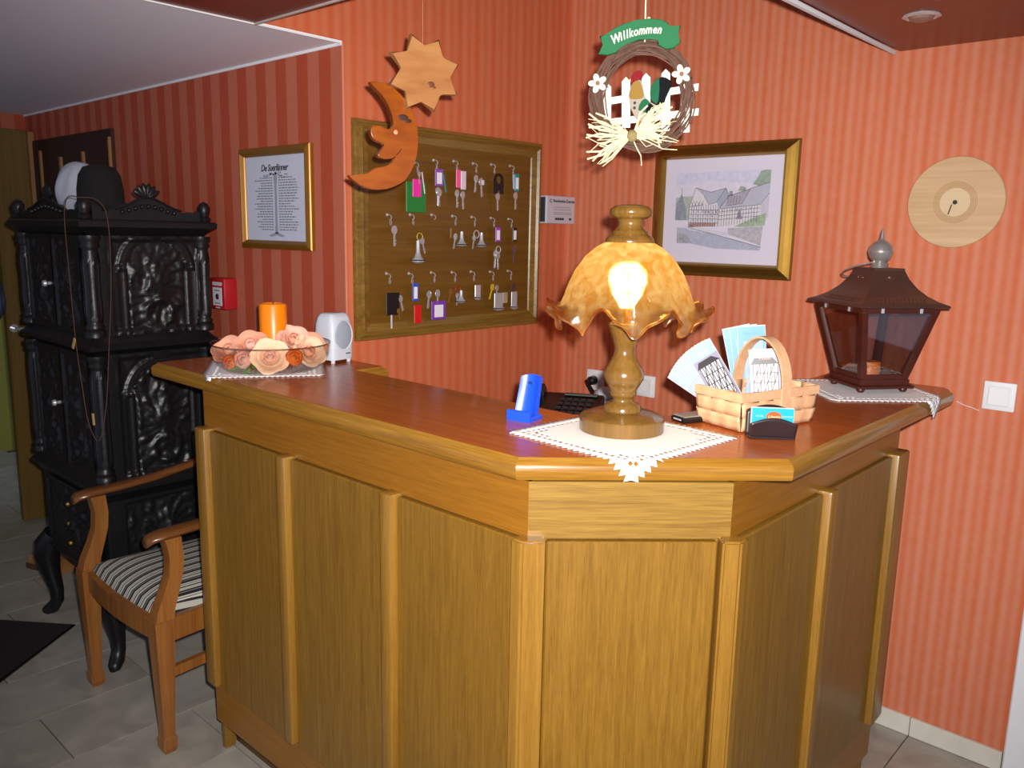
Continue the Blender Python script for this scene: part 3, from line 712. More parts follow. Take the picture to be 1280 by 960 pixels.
# the fan leaning to the left: 9 leaflets, heads spread over the left rim
az_cam = math.degrees(math.atan2(-1.672, .795))
for k in range(9):
    f = k / 8
    Mx = FR((-.830 + .0016 * k, 1.648 - .0035 * k, ZT + .030), az_cam + 24 - 3 * f) @ RZ(57 - 25 * f) @ RX(-6)
    brochure(Mx, 'house' if k == 8 else 'edge', 'brochure with a half-timbered house, top of the fan leaning left in the basket' if k == 8 else 'pale blue brochure in the fan leaning over the side of the basket')
brochure(FR((-.780, 1.700, ZT + .010), az_cam + 6) @ RZ(6) @ RX(-10), 'house', 'brochure with a half-timbered house upright behind the basket handle', .066, .150)
for k, (dx, dy, a) in enumerate(((0, 0, 14), (.006, -.006, 10), (.014, -.012, 6))):
    brochure(FR((-.840 + dx, 1.745 + dy, ZT + .010), az_cam + 10) @ RZ(a) @ RX(-4), 'blue', 'lettered light blue brochure standing before two others at the back of the basket' if k == 2 else 'light blue brochure partly covered at the back of the basket', .062, .195)

# ------------------------------------------------------------------ business card holder, mobile phone
ch = thing('card_holder', 'dark curved holder with turquoise cards leaning on the basket', 'card holder', FR((-.705, 1.556, ZT), az_cam + 16) @ RZ(-1))
M_hold = plain('dark_leather', '2a1f22', .35, coat=.2)
def sheet(fn, nu, nv, th_): return B().grid(fn, nu, nv)
o = part(B().grid(lambda u, v: ((u - .5) * .094, .002 + v * (.030 + .013 * math.sin(PI * u)), .010 + .010 * v), 16, 6), 'front_plate', M_hold, ch); mm = o.modifiers.new('s', 'SOLIDIFY'); mm.thickness = .003
o = part(B().grid(lambda u, v: ((u - .5) * .096, .002 + v * (.052 + .012 * math.sin(PI * u)), -.012 - .006 * v), 16, 6), 'back_plate', M_hold, ch); mm = o.modifiers.new('s', 'SOLIDIFY'); mm.thickness = .003
part(B().box((0, .003, -.001), (.094, .006, .030), .002), 'base', M_hold, ch)
tq = plain('card_turquoise', '12a0b4', .4, var=.04)
for k in range(7):
    cc = solo(B().box((0, .0, 0), (.085, .055, .0007)), 'business_card', M_pwhite, 'turquoise business card with an orange oval in front of the others in the holder' if k == 0 else 'white edged turquoise business card behind the first one in the dark holder', 'business card', ch.matrix_world @ TR(.001, .0345, .002 - .0013 * k) @ RX(-6), 'business cards in the holder')
    z = .0005
    L = [(B().poly([(-.042, -.027, z), (.042, -.027, z), (.042, .027, z), (-.042, .027, z)]), tq)]
    if k == 0:
        L += [(B().lathe([(0, 0), (.014, 0)], 24, M=TR(.002, .010, z + .0002) @ Matrix.Diagonal((1.1, .75, 1, 1))), M_porange),
              (B().text('Löwen', .009, TR(.002, .007, z + .0004), .0001, .3), plain('card_cream', 'f2d8a0', .5)),
              (B().text('HOTEL', .005, TR(-.026, .009, z + .0004), .0001), plain('card_gold', 'b8c890', .5)), (B().text('GASTHOF', .005, TR(.029, .009, z + .0004), .0001), plain('card_gold', 'b8c890', .5)),
              (B().poly([(-.036, -.026, z + .0002), (.036, -.026, z + .0002), (.036, -.014, z + .0002), (.022, -.006, z + .0002), (.008, -.013, z + .0002), (-.010, -.008, z + .0002), (-.024, -.014, z + .0002)]), plain('card_house', 'cfe2ee', .5))]
    multi(L, 'card_print', cc)
mp_ = thing('mobile_phone', 'black and silver mobile phone lying between lamp and basket', 'phone', T(-.897, 1.572, ZT, -20))
part(B().box((0, 0, .007), (.046, .075, .013), .004, None, 2), 'case', M_black, mp_)
part(B().box((0, 0, .0145), (.040, .066, .003), .001), 'face', plain('phone_face', '8b8078', .3), mp_)
part(B().box((0, -.0375, .008), (.026, .002, .004), .0008), 'charging_port', M_steel, mp_)

# ------------------------------------------------------------------ lantern
ln = thing('lantern', 'dark rusty metal lantern with a pagoda roof and silver ball', 'lantern', T(-.772, 2.290, ZT + .0028, 53.1))
M_rust = plain('dark_rust_metal', '4a1c10', .42, metal=.15, var=.35, vs_=25, bump=.15)
M_bronze = plain('bronze_roof', '63443a', .33, metal=.5, var=.25, vs_=20, bump=.1)
M_pane = glassy('lantern_glass', (.90, .86, .84), .10)
hb, ht, zb_, zt_ = .068, .112, .030, .222
part(B().box((0, 0, .0155), (.165, .165, .007), .002), 'base_plate', M_rust, ln)
part(B().prism([(-hb - .004, -hb - .004), (hb + .004, -hb - .004), (hb + .004, hb + .004), (-hb - .004, hb + .004)], .018, .034), 'base_rim', M_rust, ln)
for sx in (-1, 1):
    for sy in (-1, 1):
        part(B().lathe([(0, 0), (.007, 0), (.011, .006), (.010, .012), (0, .013)], 14, (sx * .062, sy * .062, 0)), 'foot', M_rust, ln)
        w_ = .0085
        ra = [(sx * (hb - a * w_ * 2), sy * (hb - c_ * w_ * 2), zb_) for a, c_ in ((0, 0), (1, 0), (1, 1), (0, 1))]
        rb = [(sx * (ht - a * w_ * 2), sy * (ht - c_ * w_ * 2), zt_) for a, c_ in ((0, 0), (1, 0), (1, 1), (0, 1))]
        part(B().sweep(None, [ra, rb]), 'corner_post', M_rust, ln, smooth=False)
for k in range(4):
    e = .006
    part(B().sweep(None, [[(-hb + .012, -hb + .004, zb_ + .006), (hb - .012, -hb + .004, zb_ + .006), (ht - .014, -ht + .006, zt_ - .004), (-ht + .014, -ht + .006, zt_ - .004)], [(-hb + .012, -hb + .0055, zb_ + .006), (hb - .012, -hb + .0055, zb_ + .006), (ht - .014, -ht + .0075, zt_ - .004), (-ht + .014, -ht + .0075, zt_ - .004)]]), 'pane', M_pane, ln, M=RZ(90 * k), smooth=False)
    part(B().box((0, -ht + .006, zt_ - .002), (ht * 2 - .01, .010, .016), .001), 'top_rail', M_rust, ln, M=RZ(90 * k))
    part(B().box((0, -hb + .004, zb_ + .010), (hb * 2 - .008, .009, .014), .001), 'bottom_rail', M_rust, ln, M=RZ(90 * k))
    for x in (-.055, .055): part(B().box((x, -ht - .001, zt_ + .000), (.008, .002, .018), .0005), 'clip', M_steel, ln, M=RZ(90 * k))
    # curved roof leaf with its row of punched dots
    rp_ = [(.128, .228), (.126, .233), (.108, .241), (.088, .254), (.070, .272), (.054, .296), (.044, .320)]
    part(B().sweep(None, [[(-r, -r, z), (r, -r, z), (r * .97, -r * .97, z - .002), (-r * .97, -r * .97, z - .002)] for r, z in rp_]), 'roof_leaf', M_bronze, ln, M=RZ(90 * k), angle=60)
    b = B()
    for j in range(13):
        for i in range(2):
            x = -.066 + .011 * j + .005 * i; zz = .2425 + .006 * i; yy = -.1085 + .010 * i
            b.sphere((x, yy, zz), .0021, 6, 4)
    part(b, 'punched_dots', M_bronze, ln, M=RZ(90 * k))
    part(B().sphere((0, -.052, .300), (.008, .004, .007), 10, 6).sphere((.010, -.053, .298), (.004, .003, .004), 8, 5).sphere((-.010, -.053, .298), (.004, .003, .004), 8, 5), 'vent_rosette', M_bronze, ln, M=RZ(90 * k))
part(B().prism([(-.045, -.045), (.045, -.045), (.045, .045), (-.045, .045)], .318, .324, bevel=.002), 'roof_cap', M_bronze, ln)
M_ball = plain('brushed_silver', 'aaa4a2', .3, metal=.6, var=.15)
part(B().lathe([(0, .322), (.020, .322), (.022, .330), (.014, .336), (.020, .342), (.028, .352), (.031, .364), (.0315, .366), (.031, .368), (.028, .381), (.018, .391), (.008, .396), (.006, .402), (.003, .418), (.0005, .428), (0, .429)], 28), 'finial', M_ball, ln, angle=60)
part(B().tube([(.058 * math.cos(a), .058 * math.sin(a) * 1.0, 0) for a in [2 * PI * i / 40 for i in range(40)]], .0022, 6, True), 'ring_handle', M_ball, ln, M=TR(0, 0, .335) @ RZ(97) @ TR(.054, 0, -.018) @ RY(22))
lc = thing('lantern_candle', 'short orange candle inside the lantern', 'candle', T(-.772, 2.290, ZT + .0028 + .0205))
part(B().lathe([(0, 0), (.027, 0), (.0275, .002), (.0275, .050), (.025, .053), (0, .052)], 28), 'wax', plain('amber_wax', 'f08a38', .4, var=.05), lc, angle=50)
part(B().tube([(0, 0, .05), (.001, 0, .062)], .001, 5), 'wick', M_ink, lc)

# ------------------------------------------------------------------ things on the walls
# watercolour of the inn
pt = thing('framed_painting', 'gold framed watercolour of half-timbered houses beside a road', 'painting', FR((-1.425, YR - .001, 1.6235), -90))
M_gold = plain('gold_frame', 'a07a34', .33, metal=.85, var=.15)
rails(pt, .538, .449, [(0, 0), (0, .008), (.004, .012), (.012, .014), (.024, .022), (.034, .029), (.040, .030), (.044, .022), (.047, .012), (.047, 0)], M_gold)
part(B().box((0, 0, .004), (.45, .36, .004)), 'mount', plain('mount_white', 'd6d0e2', .7, var=.02), pt)
def PQ(x, y): return ((x - 505) / 608 * .355, (497 - y) / 515 * .265)
def pale(c, f=.34):
    c = [int(c[i:i + 2], 16) for i in (0, 2, 4)]; t = (0xd0, 0xcc, 0xdc)
    return tuple(a + (b - a) * f for a, b in zip(c, t))
wc = lambda n, c, v=.12: plain('wc_' + n, pale(c) if n != 'ink' else c, .8, var=min(.5, v * 2.2), vs_=90)
def lay(col, pts, z): return (B().poly([(*PQ(*p), z) for p in pts]), col)
def strokes(segs, z, wd=.0007):
    b = B()
    for (x0, y0, x1, y1) in segs:
        p, q = Vector(PQ(x0, y0)), Vector(PQ(x1, y1)); d = (q - p).normalized(); n_ = Vector((-d.y, d.x)) * wd
        b.poly([(*(p + n_), z), (*(p - n_), z), (*(q - n_), z), (*(q + n_), z)])
    return b
ink = wc('ink', '46444c', .1)
z0 = .0064
L = [lay(wc('sky', 'c6c8e4', .10), [(200, 245), (806, 240), (795, 560), (205, 560)], z0),
     lay(wc('haze', 'd3cfe0', .08), [(200, 330), (420, 300), (806, 330), (806, 560), (200, 560)], z0 + .0001),
     lay(wc('hill', '93a090'), [(205, 410), (260, 400), (330, 400), (330, 560), (205, 560)], z0 + .0002),
     lay(wc('tree', '6f8a72', .25), [(700, 330), (725, 290), (745, 250), (780, 240), (806, 245), (806, 330), (760, 345)], z0 + .0002),
     lay(wc('tree', '6f8a72', .25), [(610, 370), (625, 340), (655, 345), (662, 370)], z0 + .0002),
     lay(wc('fir', '60727c', .25), [(205, 560), (205, 450), (225, 420), (242, 380), (258, 430), (275, 470), (285, 560)], z0 + .0003),
     lay(wc('front', 'd6d2d8', .06), [(300, 470), (338, 348), (400, 400), (475, 445), (500, 480), (500, 600), (300, 605)], z0 + .0004),
     lay(wc('front', 'd6d2d8', .06), [(497, 485), (755, 450), (755, 560), (650, 590), (500, 605)], z0 + .0004),
     lay(wc('roof', '9aa0b4', .08), [(335, 345), (440, 375), (535, 350), (480, 440), (430, 455), (395, 400)], z0 + .0005),
     lay(wc('gable', '8792aa', .08), [(535, 350), (555, 395), (500, 475), (478, 440)], z0 + .0006),
     lay(wc('roof2', 'a3a6b8', .08), [(560, 400), (690, 355), (806, 320), (806, 390), (750, 458), (500, 485)], z0 + .0005),
     lay(wc('dormer', '8f8a98', .1), [(550, 400), (690, 360), (640, 450), (540, 465)], z0 + .0006),
     lay(wc('chimney', '77717c', .1), [(557, 370), (580, 370), (580, 400), (557, 400)], z0 + .0006),
     lay(wc('side', 'bcb8c8', .08), [(755, 460), (806, 400), (806, 540), (760, 540)], z0 + .0006),
     lay(wc('hedge', '7f9a72', .22), [(600, 600), (660, 570), (740, 530), (795, 510), (790, 590), (690, 600)], z0 + .0007),
     lay(wc('stone', 'a29fa6', .2), [(560, 610), (780, 595), (772, 720), (690, 690), (565, 650)], z0 + .0007),
     lay(wc('road', '98a0b8', .10), [(220, 610), (300, 610), (470, 650), (640, 690), (775, 728), (770, 750), (480, 745), (230, 700)], z0 + .0007),
     lay(wc('path', 'c6c6d4', .08), [(250, 600), (330, 600), (560, 640), (560, 660), (300, 625)], z0 + .0008),
     lay(wc('verge', '868a90', .25), [(222, 640), (290, 660), (330, 715), (225, 715)], z0 + .0008),
     lay(wc('flowers', '9a6a58', .3), [(300, 580), (480, 575), (480, 600), (300, 605)], z0 + .0008)]
sg = [(300, 470, 338, 345), (338, 345, 440, 375), (440, 375, 535, 350), (535, 350, 478, 442), (535, 350, 556, 396), (556, 396, 500, 478), (300, 470, 395, 455), (395, 400, 430, 455), (430, 455, 480, 440),
      (500, 485, 755, 458), (755, 458, 806, 388), (690, 358, 640, 452), (550, 402, 690, 358), (540, 465, 640, 450), (560, 400, 500, 485), (470, 650, 775, 728), (300, 610, 470, 650), (242, 345, 242, 385), (690, 355, 806, 320)]
for x in range(300, 500, 16): sg.append((x, 470 if x < 400 else 455, x, 600))
for y in (490, 520, 548, 575): sg.append((300, y, 497, y + 3))
for x in range(500, 755, 17): sg.append((x, 485 - (x - 500) * .1, x, 600 - (x - 500) * .14))
for y in (505, 530, 555): sg.append((500, y, 755, y - 26))
for x in range(312, 400, 22): sg.append((x, 470, x + 16, 430)); sg.append((x + 16, 470, x, 440))
for x in range(400, 490, 24): sg.append((x, 520, x + 18, 490)); sg.append((x + 18, 520, x, 490))
for x in range(556, 640, 18): sg.append((x, 400 + (640 - x) * .15, x - 6, 450))
L.append((strokes(sg, z0 + .0010), ink))
win = B()
for x, y in [(330 + 32 * i, 500 + 28 * j) for i in range(5) for j in range(3)] + [(520 + 30 * i, 500 - 3 * i) for i in range(7)]:
    win.poly([(*PQ(x - 5, y - 8), z0 + .0011), (*PQ(x - 5, y + 8), z0 + .0011), (*PQ(x + 5, y + 8), z0 + .0011), (*PQ(x + 5, y - 8), z0 + .0011)])
L.append((win, wc('window', '7b7f94')))
L.append(lay(wc('porch', '5d5664'), [(610, 550), (630, 480), (650, 550)], z0 + .0012))
multi(L, 'watercolour', pt)

# framed poem
pm = thing('framed_poem', 'framed poem in two columns around a drawn tree', 'framed print', FR((-2.479, YP - .001, 1.632), -90))
M_goldp = plain('brass_frame', '8a5c14', .35, metal=.4, var=.15)
rails(pm, .425, .334, [(0, 0), (0, .012), (.003, .016), (.012, .021), (.018, .023), (.022, .018), (.027, .012), (.029, .008), (.029, 0)], M_goldp)
part(B().box((0, 0, .004), (.375, .285, .004)), 'sheet', plain('poem_sheet', 'c3c5d6', .8, var=.03), pm)
zt2 = .0064
greyink = plain('grey_ink', '6c6c78', .9)
L = [(B().text('De Suerlänner', .030, TR(-.005, .090, zt2), .0002, .25, spacing=.92, bold=.0006), M_ink)]
tx = B(); rnd = random.Random(3)
for side in (-1, 1):
    for k in range(21):
        y = .066 - .0085 * k; ln_ = rnd.uniform(.085, .135); x = .018
        while x < ln_:
            wl_ = rnd.uniform(.006, .018); x1 = min(x + wl_, ln_)
            tx.poly([(side * x, y, zt2), (side * x1, y, zt2), (side * x1, y + .0034, zt2), (side * x, y + .0034, zt2)][::side]); x = x1 + .0035
L.append((tx, greyink))
tr_ = B().poly([(-.010, -.115, zt2), (.010, -.115, zt2), (.007, -.08, zt2), (.007, .04, zt2), (.012, .074, zt2), (-.010, .074, zt2), (-.006, .03, zt2), (-.006, -.08, zt2)])
for k in range(26):
    a = rnd.uniform(0, PI); r = rnd.uniform(.02, .09); x, y = r * math.cos(a), .070 + .012 * math.sin(a) + rnd.uniform(-.006, .004)
    tr_.poly([(x - .008, y, zt2), (x, y - .003, zt2), (x + .008, y, zt2), (x, y + .003, zt2)])
for s_ in (-1, 1): tr_.poly([(0, -.11, zt2), (s_ * .05, -.122, zt2), (s_ * .03, -.126, zt2), (0, -.120, zt2)][::s_])
L.append((tr_, plain('tree_ink', '8f92a4', .9)))
multi(L, 'printed_poem', pm)

# wooden record-like disc
ds = thing('wooden_disc', 'round pale wooden disc carved like a record on the wall', 'wall disc', FR((-.690, YR - .001, 1.645), -90))
M_disc = wood('disc_wood', 'c09c72', 'd2b088', 'X', 16, .4)
gr = []
for i, r in enumerate((.042, .046, .050, .054)): gr += [(r + .0032, .0110), (r + .0022, .0095), (r + .0012, .0110)]
gr = sorted(gr, reverse=True)
part(B().lathe([(0, 0), (.124, 0), (.127, .003), (.127, .008), (.125, .011), (.062, .011)] + gr + [(.041, .011), (.040, .009), (0, .009)], 64), 'disc', M_disc, ds, angle=20)
part(B().lathe([(.0, .0092), (.040, .0092), (.040, .0106), (.008, .0106), (.007, .0095), (0, .0095)], 40), 'centre_label', wood('disc_label', 'd0b48c', 'dcc49c', 'X', 10, .5), ds, angle=20)
part(B().lathe([(0, .0102), (.006, .0102), (.006, .011), (0, .011)], 16).box((-.006, -.022, .0108), (.003, .028, .0006), 0, RZ(-14)), 'burnt_mark', M_ink, ds)

# light switch and sockets
def rocker(name, x, z, label, kind):
    t = thing(name, label, 'switch' if kind == 'sw' else 'socket', FR((x, YR - .0005, z), -90))
    part(B().box((0, 0, .005), (.081, .081, .010), .003, None, 2), 'cover_plate', white_paint, t)
    part(B().box((0, 0, .010), (.058, .058, .004), .001), 'inner_frame', M_pwhite if False else white_paint, t)
    if kind == 'sw': part(B().box((0, 0, .0135), (.053, .053, .005), .0015, RX(-3)), 'rocker', white_paint, t)
    else:
        part(B().lathe([(.0215, .0122), (.0205, .006), (0, .0055)], 28).lathe([(.0215, .0122), (.0225, .0124)], 28), 'well', plain('socket_well', 'b8b8bc', .5), t)
        for sx in (-1, 1): part(B().lathe([(0, 0), (.0026, 0), (.0026, .0006), (0, .0006)], 10, (sx * .0095, 0, .0057)), 'contact_hole', M_ink, t)
    return t
rocker('light_switch', -.520, 1.110, 'square white rocker light switch on the orange wall', 'sw')
rocker('wall_socket', -1.925, .968, 'white wall socket with a black plug behind the lamp', 'so')
rocker('wall_socket', -1.690, .976, 'empty white wall socket behind the lamp', 'so')
pg = thing('power_cable', 'black plug and cable hanging from the wall socket', 'cable', FR((-1.925, YR - .014, .968), -90))
part(B().lathe([(0, 0), (.018, 0), (.019, .004), (.017, .028), (.010, .036), (0, .037)], 20), 'plug', M_black, pg)
part(B().tube([(0, 0, .034), (.004, .002, .055), (.020, -.008, .066), (.045, -.030, .072), (.07, -.065, .072), (.10, -.11, .072), (.15, -.15, .08)], .0085, 8), 'cord', M_black, pg)

# fire alarm call point
fa = thing('fire_alarm', 'red manual fire alarm box with a glass pane', 'fire alarm', FR((-2.815, YP - .0005, 1.297), -90))
part(B().box((0, 0, .026), (.104, .112, .052), .005, None, 2), 'housing', M_red, fa)
part(B().box((.004, -.010, .0528), (.062, .066, .002), .0006), 'pane', plain('alarm_pane', 'd2d6d8', .25), fa)
part(B().box((.004, .036, .0525), (.064, .013, .001)), 'house_symbol', M_pwhite, fa)
part(B().lathe([(0, 0), (.011, 0), (.010, .002), (0, .002)], 18, (.006, -.010, .0538)), 'button', plain('alarm_dark', '3a1a1e', .5), fa)
multi([(B().box((.004, .012, .0541), (.040, .004, .0004)).box((.004, -.034, .0541), (.040, .004, .0004)), greyink), (B().box((.004, -.050, .0525), (.030, .004, .0008)), M_pwhite)], 'lettering', fa)

# fire panel in the corner of the niche
fp = thing('alarm_control_box', 'grey fire alarm panel with printed text in the wall corner', 'control panel', FR((XK + .0005, 2.530, 1.6255), 0))
part(B().box((0, 0, .023), (.172, .104, .046), .002), 'housing', plain('panel_grey', 'c2bdc8', .5, var=.02), fp)
part(B().box((-.0858, 0, .021), (.0015, .092, .036)), 'dark_side', plain('panel_dark', '33343e', .5), fp)  # thin dark sheet over the left side face of the housing
zz = .0463
L = [(B().text('Brandmelde-Zentrale', .0150, TR(.018, .0285, zz), .0002, 0, bold=.0004), M_ink), (B().text('C', .018, TR(-.062, .027, zz), .0002, 0, bold=.0006), M_ink)]
bx = B()
for i, y in enumerate((.010, .001, -.010, -.016)): bx.box((.010, y, zz), (.105 if i < 2 else .11, .0016, .0003))
L.append((bx, greyink))
bk2 = B()
for i in range(4): bk2.box((-.028 + .0135 * i, -.034, zz + .0004), (.011, .009, .001))
bk2.box((.058, -.034, zz + .0004), (.012, .009, .001))
L.append((bk2, M_ink))
L.append((B().sphere((-.064, -.002, zz), (.002, .002, .0012), 8, 5).box((-.048, -.034, zz), (.014, .0015, .0003)), M_pwhite))
multi(L, 'panel_face', fp)

# ------------------------------------------------------------------ key board
kb = thing('key_board', 'large oak key board with a moulded frame and rows of hooks', 'key board', FR((XK + .0005, 2.008, 1.5275), 0))
rails(kb, .866, .676, [(0, 0), (0, .014), (.004, .022), (.012, .022), (.014, .028), (.022, .030), (.030, .022), (.052, .016), (.056, .012), (.056, 0)], wood('oak_frame', '6a4c18', '8c6a2c', 'X', 34, .3, .2))
part(B().box((0, 0, .006), (.79, .60, .010)), 'panel', wood('oak_panel', '62400e', '74501a', 'X', 20, .4), kb)
HK = [(1.816, 1.740), (1.899, 1.754), (1.991, 1.758), (2.083, 1.757), (2.174, 1.760), (2.272, 1.762), (1.703, 1.572), (1.797, 1.575), (1.891, 1.577), (1.986, 1.576), (2.079, 1.575), (2.176, 1.574), (2.269, 1.573),
      (1.698, 1.387), (1.792, 1.385), (1.890, 1.386), (1.986, 1.385), (2.078, 1.385), (2.176, 1.383), (2.271, 1.384)]
hook_me = B().tube([(0, 0, -.002), (0, 0, .012), (0, -.003, .019), (0, -.010, .022), (0, -.015, .018), (0, -.014, .013)], .0016, 6).lathe([(0, 0), (.005, 0), (.0045, .002), (0, .002)], 10).mesh('hook'); hook_me.materials.append(M_steel)
# a spare hook behind the moon, and one under each bunch
for y, z in HK: part(hook_me, 'hook', None, kb, M=TR(y - 2.008, z - 1.5275 + .012, .011))
def key_mesh(name, mat):
    b = B().prism(arc(0, -.011, .0105, 0, 345, 18), 0, .002).box((0, -.034, .001), (.0055, .030, .0018)).box((.004, -.043, .001), (.004, .0035, .0018)).box((.0038, -.036, .001), (.0035, .0035, .0018))
    me = b.mesh(name); me.materials.append(mat); return me
M_keypur = plain('purple_steel', '8f7f9c', .3, metal=.8)
KEY = {'steel': key_mesh('key', M_steel), 'brass': key_mesh('key', M_brass), 'pur': key_mesh('key', M_keypur), 'brown': key_mesh('key', plain('brown_metal', '8a5a2a', .5)), 'yellow': key_mesh('key', plain('yellow_key', 'd8b820', .5))}
ring_me = B().tube([(.009 * math.cos(2 * PI * i / 16), -.009 + .009 * math.sin(2 * PI * i / 16), 0) for i in range(16)], .0011, 5, True).mesh('split_ring'); ring_me.materials.append(M_steel)
HX, VX = .00087, .00064
def tagc(c): return plain('fob_' + c, c, .4, var=.04)
def bunch(i, label, items):
    """items in units of the board's own measuring grid, relative to the hook: x to the right, y down"""
    y, z = HK[i]
    t = thing('key_bunch', label, 'keys', kb.matrix_world @ TR(y - 2.008, z - 1.5275 - .0035, .0285), 'keys hanging on the board')
    part(ring_me, 'split_ring', None, t, M=RY(35))
    zl = 0
    for it in items:
        k = it[0]; zl += .0016
        if k == 'key':
            _, kind, x, yy, ang, sc = it; part(KEY[kind], 'key', None, t, M=TR(x * HX, -yy * VX, zl) @ RZ(ang) @ RY(15) @ Matrix.Scale(sc, 4))
        elif k == 'tag':
            _, c, x0, x1, y0, y1, lab = it; w_, h_ = (x1 - x0) * HX, (y1 - y0) * VX
            o = part(B().box((0, 0, 0), (w_, h_, .003), .0012), 'fob', tagc(c), t, M=TR((x0 + x1) / 2 * HX, -(y0 + y1) / 2 * VX, zl))
            if lab: part(B().box((0, -.04 * h_, .0018), (w_ * .62, h_ * .66, .0006)), 'paper_label', M_paper, o)
            zl += .002
        elif k == 'strip':
            _, c, x0, y0, x1, y1, wd = it; p, q = Vector((x0 * HX, -y0 * VX)), Vector((x1 * HX, -y1 * VX)); d = q - p
            part(B().box((0, 0, 0), (wd, d.length, .002), .0006), 'strip', tagc(c), t, M=TR((p.x + q.x) / 2, (p.y + q.y) / 2, zl) @ Matrix.Rotation(math.atan2(d.y, d.x) - PI / 2, 4, 'Z'))
        elif k == 'weight':   # bell shaped metal weight with a black rubber ring
            _, x, y0, y1, r = it; h_ = (y1 - y0) * VX
            o = part(B().lathe([(0, 0), (r * .28, -.001), (r * .32, -h_ * .5), (r * .6, -h_ * .72), (r * .95, -h_ * .82), (r, -h_ * .90), (r * .6, -h_ * .98), (0, -h_)], 18, M=RX(-90)), 'weight', M_steel, t, M=TR(x * HX, -y0 * VX, zl + .008), angle=60)
            part(B().tube([(r * math.cos(2 * PI * j / 18), -h_ * .84, r * math.sin(2 * PI * j / 18)) for j in range(18)], .0017, 5, True), 'rubber_ring', M_black, o)
        elif k == 'disc':     # flat silver plate ending in a weighted foot
            _, x0, x1, y0, y1 = it; w_ = (x1 - x0) * HX; h_ = (y1 - y0) * VX; xc = (x0 + x1) / 2 * HX
            o = part(B().box((0, -h_ / 2, 0), (w_, h_, .003), .001), 'plate', M_steel, t, M=TR(xc, -y0 * VX, zl + .004))
            part(B().lathe([(0, .002), (w_ * .5, .001), (w_ * .56, -.004), (w_ * .35, -.011), (0, -.014)], 18, M=TR(0, -h_, 0) @ RX(-90)), 'foot', M_steel, o)
            part(B().tube([(w_ * .56 * math.cos(2 * PI * j / 18), -h_ - .002, w_ * .56 * math.sin(2 * PI * j / 18)) for j in range(18)], .0015, 5, True), 'rubber_ring', M_black, o)
        elif k == 'ring':
            _, c, x, yy, r = it; part(B().tube([(r * math.cos(2 * PI * j / 18), r * math.sin(2 * PI * j / 18), 0) for j in range(18)], .0014, 5, True), 'ring', tagc(c), t, M=TR(x * HX, -yy * VX, zl))
bunch(0, 'keys with a big green fob and a bright pink fob', [('tag', '1f7a34', -58, 38, 72, 222, 0), ('tag', 'e830a0', -30, 12, 58, 146, 0), ('strip', 'd8d4dc', 12, 22, 26, 128, .004), ('key', 'steel', -4, 20, 0, .8)])
bunch(1, 'keys with a purple labelled fob and a teal strip', [('key', 'steel', 2, 110, 0, 1.25), ('key', 'steel', 10, 118, -4, 1.2), ('tag', '8a4fb0', -14, 28, 20, 106, 1), ('strip', '1f7c80', 26, 46, 40, 136, .006)])
bunch(2, 'keys with a pink fob beside a white fob', [('key', 'steel', -2, 122, 0, 1.25), ('key', 'steel', 26, 128, 3, 1.25), ('tag', 'e85a90', -10, 15, 20, 114, 0), ('tag', 'dcc8d8', 12, 40, 26, 122, 0)])
bunch(3, 'pair of bare steel keys in the top row', [('key', 'steel', -2, 36, -8, 1.25), ('key', 'steel', 22, 50, 4, 1.35), ('tag', 'd8d4dc', 16, 40, 62, 88, 0)])
bunch(4, 'key on a black fob with a round hole', [('key', 'steel', 18, 126, 0, 1.3)])
bunch(5, 'key with a teal labelled fob in the top row', [('key', 'steel', 14, 118, 0, 1.3), ('strip', 'a8b4d0', -2, 24, 2, 104, .008), ('tag', '1f8a8a', 4, 32, 20, 116, 1)])
bunch(6, 'single bare key on the middle row', [('key', 'steel', 14, 26, 0, 1.35)])
bunch(7, 'key with a yellow ring on a tall bell weight', [('ring', 'd8c020', 30, 86, .012), ('key', 'steel', 36, 90, 16, 1.1), ('weight', 10, 104, 222, .022)])
bunch(9, 'key with a brown leather strip and a bell weight', [('strip', '8a5a20', -24, 40, -26, 92, .008), ('key', 'steel', -2, 66, -12, 1.1), ('weight', 20, 56, 138, .021)])
bunch(10, 'key on a steel ring beside a bell weight', [('ring', 'c8c8c8', 8, 68, .013), ('key', 'steel', -6, 72, -10, 1.0), ('weight', 24, 58, 140, .020)])
bunch(11, 'two keys under a purple fob with a white label', [('key', 'steel', 10, 150, -6, 1.35), ('key', 'steel', 20, 158, 2, 1.35), ('tag', '9a40b8', 4, 34, 26, 106, 1), ('ring', 'c8c8c8', 18, 150, .012)])
bunch(12, 'key under a black fob with a white label', [('key', 'pur', 14, 122, 0, 1.4), ('tag', '241820', 4, 30, 24, 102, 1)])
bunch(13, 'black car key with small keys beside it', [('key', 'steel', 44, 84, 14, 1.1), ('strip', 'c8c8cc', 4, 176, 4, 250, .006), ('tag', '16161a', -22, 40, 70, 182, 0), ('key', 'brass', 30, 150, 8, .8)])
bunch(14, 'blue labelled fob with a red fob under it', [('tag', '2a50c8', 0, 28, 24, 116, 1), ('tag', 'd01c1c', 4, 40, 138, 232, 0)])
bunch(15, 'two keys with a square purple framed label', [('key', 'steel', -28, 66, -8, 1.25), ('key', 'steel', 12, 62, 0, 1.3), ('tag', '7a3cb0', -20, 54, 124, 222, 1)])
bunch(16, 'key with a red ring, a brown key and a weight', [('key', 'brown', -22, 58, -16, 1.1), ('ring', 'b02028', 12, 66, .012), ('key', 'steel', 8, 84, -6, .9), ('weight', 18, 70, 142, .019)])
bunch(17, 'silver plate with a weighted foot in the bottom row', [('disc', 0, 32, 48, 112), ('key', 'brown', 38, 40, 12, .8)])
